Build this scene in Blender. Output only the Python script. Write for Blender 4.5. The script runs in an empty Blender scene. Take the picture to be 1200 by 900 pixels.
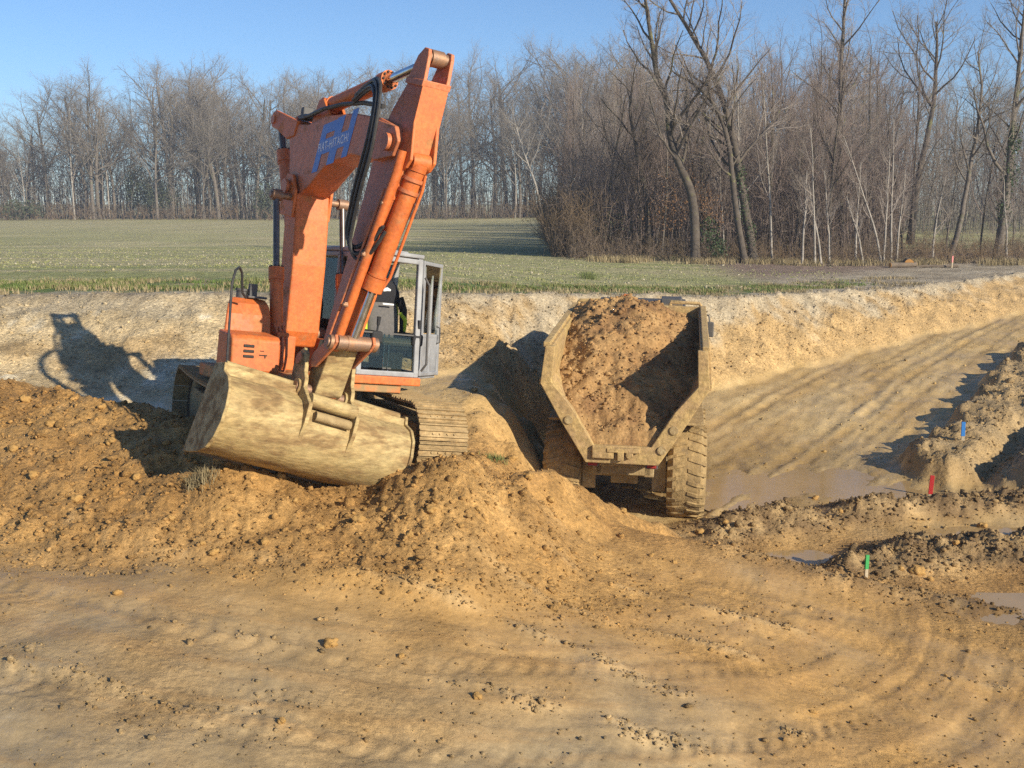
import bpy, math, random
import numpy as np
from mathutils import Vector, Matrix

# ------------------------------------------------------------------ camera, sky, sun, exposure
SC = bpy.context.scene
COL = SC.collection
R = math.radians
FPX = 1287.0
PITCH = 9.35
CAM = np.array([0.0, 0.0, 5.2])
cd = bpy.data.cameras.new('camera'); cam = bpy.data.objects.new('camera', cd); COL.objects.link(cam)
cam.location = CAM; cam.rotation_euler = (R(90 - PITCH), 0, 0)
cd.sensor_width = 36; cd.lens = 36 * FPX / 1200; cd.clip_start = 0.1; cd.clip_end = 6000
SC.camera = cam
SUN_EL = 24.0
SUN_DIR = np.array([0.735, -0.68])            # horizontal direction from the scene towards the sun
SUN_DIR /= np.linalg.norm(SUN_DIR)
W = bpy.data.worlds.new('World'); SC.world = W; W.use_nodes = True
nt = W.node_tree; nt.nodes.clear()
sky = nt.nodes.new('ShaderNodeTexSky'); sky.sky_type = 'NISHITA'; sky.sun_disc = False
sky.sun_elevation = R(SUN_EL); sky.sun_rotation = math.atan2(SUN_DIR[0], SUN_DIR[1])
sky.altitude = 1200; sky.air_density = 1.0; sky.dust_density = 0.3; sky.ozone_density = 6.0
bg = nt.nodes.new('ShaderNodeBackground'); bg.inputs[1].default_value = 0.09
wo = nt.nodes.new('ShaderNodeOutputWorld')
nt.links.new(sky.outputs[0], bg.inputs[0]); nt.links.new(bg.outputs[0], wo.inputs[0])
sl = bpy.data.lights.new('sun', 'SUN'); sl.energy = 4.8; sl.angle = R(0.55); sl.color = (1.0, 0.90, 0.72)
so = bpy.data.objects.new('sun', sl); COL.objects.link(so)
ce = math.cos(R(SUN_EL))
so.rotation_euler = Vector((-SUN_DIR[0] * ce, -SUN_DIR[1] * ce, -math.sin(R(SUN_EL)))).to_track_quat('-Z', 'Y').to_euler()
so.location = (20, -20, 30)
SC.view_settings.view_transform = 'Standard'; SC.view_settings.look = 'None'
SC.view_settings.exposure = 0.66; SC.view_settings.gamma = 1.0
SC.view_settings.use_curve_mapping = False
SC.cycles.max_bounces = 6; SC.cycles.diffuse_bounces = 3; SC.cycles.glossy_bounces = 3
SC.cycles.transparent_max_bounces = 12; SC.cycles.transmission_bounces = 4
SC.cycles.use_denoising = False
SC.cycles.use_adaptive_sampling = True; SC.cycles.adaptive_threshold = 0.015

random.seed(7)
RNG = np.random.default_rng(7)

def px_ray(x, y):
    t = R(PITCH)
    return np.array([(x - 600) / FPX, math.cos(t) + (450 - y) / FPX * math.sin(t), -math.sin(t) + (450 - y) / FPX * math.cos(t)])
def at(x, y, Y):
    r = px_ray(x, y); return CAM + r * (Y / r[1])

# ------------------------------------------------------------------ materials
MATS = {}
def mat(name, base, rough=0.8, metal=0.0, spec=0.3, var=None, vscale=3.0, var2=None, v2scale=0.6, v2lo=0.5, v2hi=0.65,
        bump=0.0, bscale=30.0, rough2=None, coat=0.0, attr=None, stretch=None, grain=0.0, gscale=60.0):
    m = bpy.data.materials.new(name); m.use_nodes = True; MATS[name] = m
    n = m.node_tree; N = n.nodes; L = n.links
    b = N['Principled BSDF']
    b.inputs['Roughness'].default_value = rough; b.inputs['Metallic'].default_value = metal
    b.inputs['Specular IOR Level'].default_value = spec
    b.inputs['Coat Weight'].default_value = coat
    tc = N.new('ShaderNodeTexCoord')
    col = None
    def noise(scale, detail=5):
        t = N.new('ShaderNodeTexNoise'); t.inputs['Scale'].default_value = scale; t.inputs['Detail'].default_value = detail
        t.inputs['Roughness'].default_value = 0.62
        if stretch:
            mp = N.new('ShaderNodeMapping'); mp.inputs['Scale'].default_value = stretch; L.new(tc.outputs['Object'], mp.inputs['Vector']); L.new(mp.outputs[0], t.inputs['Vector'])
        else: L.new(tc.outputs['Object'], t.inputs['Vector'])
        return t
    def mix(fac, a, bb):
        x = N.new('ShaderNodeMix'); x.data_type = 'RGBA'; L.new(fac, x.inputs[0])
        for v, s in ((a, x.inputs[6]), (bb, x.inputs[7])):
            if isinstance(v, tuple): s.default_value = (*v, 1)
            else: L.new(v, s)
        return x.outputs[2]
    def ramp(src, lo, hi):
        r = N.new('ShaderNodeMapRange'); r.inputs[1].default_value = lo; r.inputs[2].default_value = hi
        L.new(src, r.inputs[0]); return r.outputs[0]
    col = tuple(base)
    if attr:
        a = N.new('ShaderNodeAttribute'); a.attribute_name = attr; col = a.outputs['Color']
    if var:
        t = noise(vscale); f = ramp(t.outputs['Fac'], 0.38, 0.66)
        col = mix(f, col, tuple(var))
    if var2:
        t = noise(v2scale, 7); f = ramp(t.outputs['Fac'], v2lo, v2hi)
        col = mix(f, col, tuple(var2))
        if rough2 is not None:
            r = N.new('ShaderNodeMapRange'); L.new(f, r.inputs[0]); r.inputs[3].default_value = rough; r.inputs[4].default_value = rough2
            L.new(r.outputs[0], b.inputs['Roughness'])
    if grain:
        t = noise(gscale, 4); g = N.new('ShaderNodeMapRange'); L.new(t.outputs['Fac'], g.inputs[0]); g.inputs[1].default_value = 0.3; g.inputs[2].default_value = 0.7; g.inputs[3].default_value = 1 - grain; g.inputs[4].default_value = 1 + grain * 0.8
        x = N.new('ShaderNodeMix'); x.data_type = 'RGBA'; x.blend_type = 'MULTIPLY'; x.inputs[0].default_value = 1
        if isinstance(col, tuple): x.inputs[6].default_value = (*col, 1)
        else: L.new(col, x.inputs[6])
        L.new(g.outputs[0], x.inputs[7]); col = x.outputs[2]
    if isinstance(col, tuple): b.inputs['Base Color'].default_value = (*col, 1)
    else: L.new(col, b.inputs['Base Color'])
    if bump:
        t = noise(bscale, 6); bp = N.new('ShaderNodeBump'); bp.inputs['Strength'].default_value = bump; bp.inputs['Distance'].default_value = 0.02
        L.new(t.outputs['Fac'], bp.inputs['Height']); L.new(bp.outputs[0], b.inputs['Normal'])
    return m

MUD = (0.36, 0.235, 0.105)
mat('orange_paint', (0.58, 0.15, 0.034), 0.5, 0, 0.35, var=(0.47, 0.115, 0.03), vscale=2.6, var2=(0.38, 0.165, 0.06), v2scale=5.5, v2lo=0.53, v2hi=0.70, rough2=0.85, bump=0.06, bscale=14, grain=0.22, gscale=24)
mat('worn_orange', (0.52, 0.155, 0.055), 0.5, 0, 0.4, var=(0.44, 0.165, 0.085), vscale=2.5, var2=(0.27, 0.15, 0.085), v2scale=5, v2lo=0.58, v2hi=0.74, rough2=0.9, bump=0.12, bscale=20, grain=0.28, gscale=22)
mat('muddy_orange', (0.50, 0.13, 0.03), 0.6, 0, 0.3, var=(0.40, 0.25, 0.11), vscale=3.0, var2=(0.30, 0.20, 0.10), v2scale=6, v2lo=0.42, v2hi=0.6, rough2=0.95, bump=0.2, bscale=25)
mat('chrome_rod', (0.62, 0.63, 0.66), 0.16, 1.0, 0.5, var=(0.42, 0.41, 0.40), vscale=7)
mat('dull_rod', (0.16, 0.13, 0.115), 0.38, 0.85, 0.5, var=(0.10, 0.08, 0.07), vscale=8)
mat('pin_steel', (0.26, 0.17, 0.12), 0.55, 0.55, 0.4, var=(0.36, 0.19, 0.10), vscale=10, bump=0.15, bscale=40)
mat('black_rubber', (0.022, 0.022, 0.024), 0.5, 0, 0.4, var=(0.05, 0.045, 0.04), vscale=9)
mat('bucket_steel', (0.42, 0.315, 0.145), 0.62, 0.1, 0.35, var=(0.35, 0.245, 0.105), vscale=5.0, var2=(0.24, 0.155, 0.07), v2scale=6, v2lo=0.46, v2hi=0.60, rough2=0.95, bump=0.5, bscale=26, stretch=(1, 0.35, 1), grain=0.30, gscale=26)
mat('dark_steel', (0.10, 0.085, 0.075), 0.7, 0.3, 0.4, var=(0.20, 0.14, 0.085), vscale=4, bump=0.2, bscale=25)
mat('mud_steel', (0.33, 0.24, 0.12), 0.85, 0.0, 0.25, var=(0.24, 0.165, 0.08), vscale=6, var2=(0.42, 0.32, 0.17), v2scale=9, bump=0.5, bscale=30)
mat('shoe_steel', (0.36, 0.255, 0.125), 0.75, 0.1, 0.3, var=(0.28, 0.185, 0.085), vscale=7, var2=(0.42, 0.30, 0.15), v2scale=4, bump=0.7, bscale=30, grain=0.35, gscale=14)
mat('cab_grey', (0.29, 0.295, 0.305), 0.45, 0, 0.45, var=(0.21, 0.21, 0.215), vscale=5, var2=(0.30, 0.26, 0.20), v2scale=8, v2lo=0.6, v2hi=0.75)
mat('cab_dark', (0.07, 0.07, 0.072), 0.6, 0, 0.4, var=(0.10, 0.09, 0.08), vscale=6)
mat('seat_fabric', (0.105, 0.10, 0.10), 0.9, 0, 0.2, var=(0.14, 0.13, 0.125), vscale=30)
mat('seat_black', (0.03, 0.03, 0.032), 0.75, 0, 0.25)
mat('jacket_black', (0.022, 0.022, 0.026), 0.85, 0, 0.2)
mat('hivis', (0.42, 0.55, 0.04), 0.7, 0, 0.3)
mat('reflective', (0.75, 0.76, 0.78), 0.35, 0, 0.5)
mat('logo_blue', (0.075, 0.19, 0.55), 0.5, 0, 0.4, var=(0.16, 0.24, 0.50), vscale=12)
mat('letter_white', (0.72, 0.74, 0.80), 0.5)
mat('mark_dark', (0.03, 0.022, 0.018), 0.6)
mat('mark_red', (0.30, 0.03, 0.02), 0.6)
mat('dumper_yellow', (0.46, 0.32, 0.13), 0.7, 0, 0.3, var=(0.38, 0.26, 0.115), vscale=3, var2=(0.37, 0.25, 0.12), v2scale=4, v2lo=0.45, v2hi=0.6, rough2=0.95, bump=0.45, bscale=28, grain=0.38, gscale=14)
mat('dumper_inside', (0.33, 0.235, 0.12), 0.85, 0, 0.25, var=(0.25, 0.18, 0.10), vscale=4, bump=0.3, bscale=22)
mat('tyre_mud', (0.36, 0.25, 0.115), 0.9, 0, 0.25, var=(0.28, 0.19, 0.085), vscale=6, var2=(0.16, 0.115, 0.065), v2scale=6, v2lo=0.56, v2hi=0.70, bump=1.0, bscale=16, grain=0.4, gscale=12)
mat('beacon', (0.55, 0.17, 0.04), 0.25, 0, 0.5)
mat('stake_red', (0.46, 0.03, 0.03), 0.55)
mat('stake_green', (0.05, 0.32, 0.09), 0.6)
mat('stake_blue', (0.04, 0.20, 0.55), 0.6)
mat('stake_pink', (0.75, 0.25, 0.25), 0.6)
mat('stake_wood', (0.50, 0.42, 0.30), 0.8, var=(0.36, 0.29, 0.19), vscale=30)
mat('bark_grey', (0.19, 0.162, 0.135), 0.95, 0, 0.15, var=(0.085, 0.072, 0.06), vscale=5, var2=(0.11, 0.13, 0.06), v2scale=1.3, v2lo=0.55, v2hi=0.72)
mat('bark_dark', (0.075, 0.062, 0.052), 0.95, 0, 0.15, var=(0.12, 0.10, 0.08), vscale=4, var2=(0.16, 0.155, 0.07), v2scale=1.5, v2lo=0.58, v2hi=0.7)
mat('bark_pale', (0.36, 0.325, 0.285), 0.9, 0, 0.15, var=(0.22, 0.20, 0.17), vscale=5)
mat('twig_grey', (0.27, 0.235, 0.20), 0.95, 0, 0.1, var=(0.20, 0.175, 0.145), vscale=0.4)
mat('twig_mauve', (0.255, 0.195, 0.168), 0.95, 0, 0.1, var=(0.19, 0.155, 0.13), vscale=0.35)
mat('twig_pale', (0.36, 0.31, 0.27), 0.95, 0, 0.1, var=(0.27, 0.23, 0.195), vscale=0.5)
mat('brush', (0.21, 0.155, 0.115), 0.95, 0, 0.1, var=(0.14, 0.115, 0.085), vscale=0.5, var2=(0.24, 0.165, 0.095), v2scale=0.25)
mat('brown_leaf', (0.23, 0.125, 0.06), 0.9, 0, 0.1, var=(0.17, 0.10, 0.055), vscale=1.0)
mat('ivy', (0.05, 0.085, 0.028), 0.6, 0, 0.3, var=(0.03, 0.05, 0.018), vscale=2)
mat('evergreen', (0.085, 0.10, 0.06), 0.85, 0, 0.15, var=(0.06, 0.07, 0.042), vscale=0.6)
mat('grass_green', (0.115, 0.165, 0.045), 0.75, 0, 0.2, var=(0.20, 0.20, 0.075), vscale=0.8)
mat('grass_dry', (0.36, 0.285, 0.165), 0.85, 0, 0.15, var=(0.21, 0.17, 0.09), vscale=0.9)
mat('crop', (0.24, 0.26, 0.095), 0.8, 0, 0.2, var=(0.31, 0.295, 0.14), vscale=0.35)
mat('field_stone', (0.40, 0.36, 0.26), 0.95, var=(0.30, 0.26, 0.17), vscale=2)
mat('log_bark', (0.13, 0.10, 0.075), 0.95, var=(0.18, 0.14, 0.10), vscale=5)
mat('log_end', (0.52, 0.27, 0.08), 0.85, var=(0.42, 0.21, 0.07), vscale=12)
mat('clod', (0.40, 0.23, 0.075), 0.95, 0, 0.2, var=(0.46, 0.28, 0.10), vscale=1.5, bump=0.6, bscale=30)

def glass_mat(name, tint, fres=1.35):
    m = bpy.data.materials.new(name); m.use_nodes = True; MATS[name] = m
    N = m.node_tree.nodes; L = m.node_tree.links; N.clear()
    o = N.new('ShaderNodeOutputMaterial'); t = N.new('ShaderNodeBsdfTransparent'); t.inputs[0].default_value = (*tint, 1)
    g = N.new('ShaderNodeBsdfGlossy'); g.inputs['Roughness'].default_value = 0.03
    f = N.new('ShaderNodeFresnel'); f.inputs[0].default_value = fres
    x = N.new('ShaderNodeMixShader'); L.new(f.outputs[0], x.inputs[0]); L.new(t.outputs[0], x.inputs[1]); L.new(g.outputs[0], x.inputs[2])
    L.new(x.outputs[0], o.inputs[0]); return m
glass_mat('cab_glass', (0.86, 0.92, 0.88))
glass_mat('dusty_glass', (0.66, 0.70, 0.62), 1.5)

def soil_mat():
    m = bpy.data.materials.new('soil'); m.use_nodes = True; MATS['soil'] = m
    n = m.node_tree; N = n.nodes; L = n.links; b = N['Principled BSDF']
    tc = N.new('ShaderNodeTexCoord')
    def noise(scale, det=8, rough=0.65):
        t = N.new('ShaderNodeTexNoise'); t.inputs['Scale'].default_value = scale; t.inputs['Detail'].default_value = det
        t.inputs['Roughness'].default_value = rough; L.new(tc.outputs['Object'], t.inputs['Vector']); return t.outputs['Fac']
    def rng(src, lo, hi, a, c):
        r = N.new('ShaderNodeMapRange'); L.new(src, r.inputs[0])
        for i, v in enumerate((lo, hi, a, c)): r.inputs[i + 1].default_value = v
        return r.outputs[0]
    a = N.new('ShaderNodeAttribute'); a.attribute_name = 'soil_colour'
    wv = N.new('ShaderNodeAttribute'); wv.attribute_name = 'wet'
    # mottling: multiplies the soil colour
    def mul(col, fac):
        x = N.new('ShaderNodeMix'); x.data_type = 'RGBA'; x.blend_type = 'MULTIPLY'; x.inputs[0].default_value = 1
        L.new(col, x.inputs[6]); L.new(fac, x.inputs[7]); return x.outputs[2]
    smooth_f = rng(wv.outputs['Fac'], 0.0, 0.55, 0.0, 0.72)
    def calm(fac):                      # smeared wet clay is more even than crumbled soil
        x = N.new('ShaderNodeMix'); x.data_type = 'FLOAT'; L.new(smooth_f, x.inputs[0]); L.new(fac, x.inputs[2]); x.inputs[3].default_value = 1.0; return x.outputs[0]
    c = mul(a.outputs['Color'], calm(rng(noise(2.3), 0.3, 0.7, 0.76, 1.24)))
    c = mul(c, calm(rng(noise(15.0), 0.32, 0.68, 0.62, 1.38)))
    c = mul(c, calm(rng(noise(55.0, 4, 0.75), 0.32, 0.68, 0.66, 1.36)))
    # small pale stones
    v = N.new('ShaderNodeTexVoronoi'); v.inputs['Scale'].default_value = 26; L.new(tc.outputs['Object'], v.inputs['Vector'])
    st = rng(v.outputs['Distance'], 0.10, 0.16, 1, 0)
    sel = rng(v.outputs['Color'], 0.70, 0.72, 0, 1)
    mm = N.new('ShaderNodeMath'); mm.operation = 'MULTIPLY'; L.new(st, mm.inputs[0]); L.new(sel, mm.inputs[1])
    m2 = N.new('ShaderNodeMath'); m2.operation = 'MULTIPLY'; L.new(mm.outputs[0], m2.inputs[0]); m2.inputs[1].default_value = 0.55
    x = N.new('ShaderNodeMix'); x.data_type = 'RGBA'; L.new(m2.outputs[0], x.inputs[0]); L.new(c, x.inputs[6]); x.inputs[7].default_value = (0.46, 0.37, 0.25, 1)
    L.new(x.outputs[2], b.inputs['Base Color'])
    wn = N.new('ShaderNodeMath'); wn.operation = 'MULTIPLY'; L.new(wv.outputs['Fac'], wn.inputs[0]); L.new(rng(noise(3.1, 5), 0.35, 0.6, 0.35, 1.0), wn.inputs[1])
    L.new(rng(wn.outputs[0], 0, 0.8, 0.95, 0.36), b.inputs['Roughness'])
    b.inputs['Specular IOR Level'].default_value = 0.28
    bp = N.new('ShaderNodeBump'); bp.inputs['Distance'].default_value = 0.05
    L.new(rng(wv.outputs['Fac'], 0, 0.7, 1.0, 0.28), bp.inputs['Strength'])
    ad = N.new('ShaderNodeMath'); ad.operation = 'ADD'; L.new(noise(16, 10, 0.78), ad.inputs[0])
    v2 = N.new('ShaderNodeTexVoronoi'); v2.inputs['Scale'].default_value = 13; L.new(tc.outputs['Object'], v2.inputs['Vector'])
    L.new(rng(v2.outputs['Distance'], 0, 0.6, 0.35, 0), ad.inputs[1])
    L.new(ad.outputs[0], bp.inputs['Height']); L.new(bp.outputs[0], b.inputs['Normal'])
soil_mat()

def water_mat():
    m = mat('muddy_water', (0.40, 0.265, 0.12), 0.07, 0, 0.28, var=(0.33, 0.22, 0.10), vscale=0.7)
    n = m.node_tree; N = n.nodes; L = n.links; b = N['Principled BSDF']
    tc = N.new('ShaderNodeTexCoord'); t = N.new('ShaderNodeTexNoise'); t.inputs['Scale'].default_value = 3; L.new(tc.outputs['Object'], t.inputs['Vector'])
    bp = N.new('ShaderNodeBump'); bp.inputs['Strength'].default_value = 0.06; bp.inputs['Distance'].default_value = 0.02
    L.new(t.outputs['Fac'], bp.inputs['Height']); L.new(bp.outputs[0], b.inputs['Normal'])
water_mat()

# ------------------------------------------------------------------ mesh helpers
def link(name, me, m, parent=None, smooth=False):
    if m is not None: me.materials.append(MATS[m])
    o = bpy.data.objects.new(name, me); COL.objects.link(o)
    if parent is not None: o.parent = parent
    if smooth:
        me.polygons.foreach_set('use_smooth', [True] * len(me.polygons))
    return o
def tag(o, label=None, cat=None, group=None, kind=None):
    for k, v in (('label', label), ('category', cat), ('group', group), ('kind', kind)):
        if v: o[k] = v
    return o
def empty(name, loc=(0, 0, 0), rz=0.0):
    o = bpy.data.objects.new(name, None); COL.objects.link(o); o.location = loc; o.rotation_euler = (0, 0, rz)
    o.empty_display_size = 0.2; return o
def frame_of(t):
    t = t / np.linalg.norm(t)
    a = np.array([0, 0, 1.0]) if abs(t[2]) < 0.9 else np.array([0, 1.0, 0])
    u = np.cross(a, t); u /= np.linalg.norm(u); return t, u, np.cross(t, u)

class MB:
    def __init__(s): s.v = []; s.f = []
    def add(s, vs, fs):
        o = len(s.v); s.v += [tuple(map(float, p)) for p in vs]; s.f += [tuple(i + o for i in f) for f in fs]; return s
    def box(s, c, size, M=None):
        c = np.array(c, float); h = np.array(size, float) / 2
        P = [np.array([x, y, z]) * h for z in (-1, 1) for x, y in ((-1, -1), (1, -1), (1, 1), (-1, 1))]
        if M is not None: P = [M @ p for p in P]
        return s.add([c + p for p in P], [(3, 2, 1, 0), (4, 5, 6, 7), (0, 1, 5, 4), (1, 2, 6, 5), (2, 3, 7, 6), (3, 0, 4, 7)])
    def bar(s, p0, p1, w, h=None, up=None):
        p0 = np.array(p0, float); p1 = np.array(p1, float); h = h or w
        t = p1 - p0; L = np.linalg.norm(t); t /= L
        up = np.array(up if up is not None else ((0, 0, 1) if abs(t[2]) < 0.9 else (1, 0, 0)), float)
        u = np.cross(up, t); u /= np.linalg.norm(u); v = np.cross(t, u)
        return s.box((p0 + p1) / 2, (L, w, h), np.array([t, u, v]).T)
    def prism(s, poly, y0, y1):            # polygon in the (x, z) plane, extruded along y
        n = len(poly); area = sum(poly[i][0] * poly[(i + 1) % n][1] - poly[(i + 1) % n][0] * poly[i][1] for i in range(n))
        if area < 0: poly = poly[::-1]
        vs = [(x, y0, z) for x, z in poly] + [(x, y1, z) for x, z in poly]
        fs = [tuple(range(n)), tuple(range(2 * n - 1, n - 1, -1))]
        fs += [(i, i + n, (i + 1) % n + n, (i + 1) % n) for i in range(n)]
        return s.add(vs, fs)
    def tube(s, pts, r, n=10, cap=True):
        P = [np.array(p, float) for p in pts]; k = len(P); rs = r if hasattr(r, '__len__') else [r] * k
        T = [P[min(i + 1, k - 1)] - P[max(i - 1, 0)] for i in range(k)]
        t, u, v = frame_of(T[0]); vs = []
        for i in range(k):
            t = T[i] / np.linalg.norm(T[i]); u = u - t * (u @ t); u /= np.linalg.norm(u); v = np.cross(t, u)
            vs += [P[i] + rs[i] * (math.cos(2 * math.pi * j / n) * u + math.sin(2 * math.pi * j / n) * v) for j in range(n)]
        fs = [(i * n + j, i * n + (j + 1) % n, (i + 1) * n + (j + 1) % n, (i + 1) * n + j) for i in range(k - 1) for j in range(n)]
        if cap: fs += [tuple(range(n - 1, -1, -1)), tuple(range((k - 1) * n, k * n))]
        return s.add(vs, fs)
    def cyl(s, p0, p1, r, n=16, r2=None): return s.tube([p0, p1], [r, r if r2 is None else r2], n)
    def lathe(s, prof, axis='y', n=32, c=(0, 0, 0)):   # prof: (along, radius)
        vs = []
        for a, r in prof:
            for j in range(n):
                q = 2 * math.pi * j / n; x, y = r * math.cos(q), r * math.sin(q)
                vs.append((c[0] + x, c[1] + a, c[2] + y) if axis == 'y' else (c[0] + a, c[1] + x, c[2] + y) if axis == 'x' else (c[0] + x, c[1] + y, c[2] + a))
        k = len(prof)
        fs = [(i * n + j, (i + 1) * n + j, (i + 1) * n + (j + 1) % n, i * n + (j + 1) % n) for i in range(k - 1) for j in range(n)]
        fs += [tuple(range(n)), tuple(range(k * n - 1, (k - 1) * n - 1, -1))]
        return s.add(vs, fs)
    def mesh(s, name):
        me = bpy.data.meshes.new(name); me.from_pydata(s.v, [], s.f)
        import bmesh
        bm = bmesh.new(); bm.from_mesh(me); bmesh.ops.recalc_face_normals(bm, faces=bm.faces[:]); bm.to_mesh(me); bm.free()
        me.update(); return me
    def build(s, name, m, parent=None, bevel=0.0, smooth=False, seg=2):
        o = link(name, s.mesh(name), m, parent)
        if smooth:
            o.data.polygons.foreach_set('use_smooth', [True] * len(o.data.polygons))
            try: o.data.set_sharp_from_angle(angle=R(38))
            except Exception: pass
        if bevel:
            md = o.modifiers.new('bevel', 'BEVEL'); md.width = bevel; md.segments = seg; md.limit_method = 'ANGLE'; md.angle_limit = R(35)
            md.harden_normals = False
        return o

def np_mesh(name, V, T, quads=False):
    me = bpy.data.meshes.new(name); V = np.ascontiguousarray(V, np.float32); T = np.ascontiguousarray(T, np.int32)
    k = T.shape[1]
    me.vertices.add(len(V)); me.vertices.foreach_set('co', V.ravel())
    me.loops.add(T.size); me.loops.foreach_set('vertex_index', T.ravel())
    me.polygons.add(len(T)); me.polygons.foreach_set('loop_start', np.arange(0, T.size, k, dtype=np.int32))
    me.update(calc_edges=True); me.validate(); return me

# ------------------------------------------------------------------ noise
def _h(ix, iy, seed):
    n = (ix.astype(np.int64) * 374761393 + iy.astype(np.int64) * 668265263 + seed * 1274126177) & 0xffffffff
    n = ((n ^ (n >> 13)) * 1274126177) & 0xffffffff
    return ((n ^ (n >> 16)) & 0xffff) / 65535.0 * 2 * np.pi
def perlin(x, y, seed=0):
    x, y = np.broadcast_arrays(np.asarray(x, float), np.asarray(y, float))
    ix = np.floor(x); iy = np.floor(y); fx = x - ix; fy = y - iy
    def g(dx, dy):
        a = _h(ix + dx, iy + dy, seed); return np.cos(a) * (fx - dx) + np.sin(a) * (fy - dy)
    u = fx ** 3 * (fx * (fx * 6 - 15) + 10); v = fy ** 3 * (fy * (fy * 6 - 15) + 10)
    a = g(0, 0) * (1 - u) + g(1, 0) * u; b = g(0, 1) * (1 - u) + g(1, 1) * u
    return (a * (1 - v) + b * v) * 1.5
def fbm(x, y, seed=0, o=4, gain=0.5, lac=2.03):
    s = 0; a = 1.0
    for i in range(o): s = s + a * perlin(x * lac ** i, y * lac ** i, seed + i * 17); a *= gain
    return s
def billow(x, y, seed=0, o=3, gain=0.55):
    s = 0; a = 1.0
    for i in range(o): s = s + a * (np.abs(perlin(x * 2.1 ** i, y * 2.1 ** i, seed + i * 31)) * 2 - 0.55); a *= gain
    return s
def cell(x, y, seed=0):
    """distance to the nearest of jittered points: rounded clods"""
    x, y = np.broadcast_arrays(np.asarray(x, float), np.asarray(y, float))
    ix = np.floor(x); iy = np.floor(y); d = np.full(x.shape, 9.0); idd = np.zeros(x.shape)
    for dx in (-1, 0, 1):
        for dy in (-1, 0, 1):
            cx = ix + dx; cy = iy + dy; a = _h(cx, cy, seed); b = _h(cx, cy, seed + 77)
            q = (cx + 0.5 + 0.42 * np.cos(a) - x) ** 2 + (cy + 0.5 + 0.42 * np.sin(b) - y) ** 2
            near = q < d; d = np.where(near, q, d); idd = np.where(near, b / (2 * np.pi), idd)
    return np.sqrt(d), idd
def sst(a, b, x):
    t = np.clip((x - a) / (b - a), 0, 1); return t * t * (3 - 2 * t)
def lin(a, b, x): return np.clip((x - a) / (b - a), 0, 1)
def mixf(a, b, t): return a + (b - a) * t
# ------------------------------------------------------------------ where the machines stand
EX_O = np.array([-3.14, 14.56, 1.91])
def frame(a, r, p):
    a, r, p = map(math.radians, (a, r, p))
    H = np.array([math.sin(a), -math.cos(a), 0]); S = np.array([math.cos(a), math.sin(a), 0]); Z = np.array([0, 0, 1.0])
    H2 = H * math.cos(p) + Z * math.sin(p); N = np.cross(H2, S)
    S2 = S * math.cos(r) - N * math.sin(r); return H2, S2, np.cross(H2, S2)
EX_H, EX_S, EX_N = frame(34.0, 8.12, 1.38)
DU_O = np.array([1.74, 17.1, -0.06]); DU_YAW = 9.0

# ------------------------------------------------------------------ the ground
def yb(x):   return np.interp(x, [-40, -7, -3, 0, 2.5, 6, 13.6, 23, 40], [21.0, 21.5, 22.8, 26.0, 29.0, 32, 39, 48, 62])
def brun(x): return np.interp(x, [-40, -4, 0.5, 4, 14, 24], [4.6, 4.8, 4.6, 3.4, 3.2, 4.0])
def zedge(x): return np.interp(x, [-40, -7, -3, 0, 3, 6, 14, 40], [3.45, 3.4, 3.28, 2.98, 2.72, 2.5, 2.2, 2.2])
def road_x(y): return 2.6 + np.maximum(y - 18, 0) * 0.62 + np.maximum(y - 26, 0) ** 2 * 0.006
def field_z(x, y):
    z = mixf(zedge(x), 2.35, sst(24, 75, y)) + 0.25 * sst(120, 230, y) + 0.012 * np.clip(x, -20, 30) * sst(60, 160, y)
    return z + 0.10 * fbm(x * 0.03, y * 0.03, 5, 3)

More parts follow.
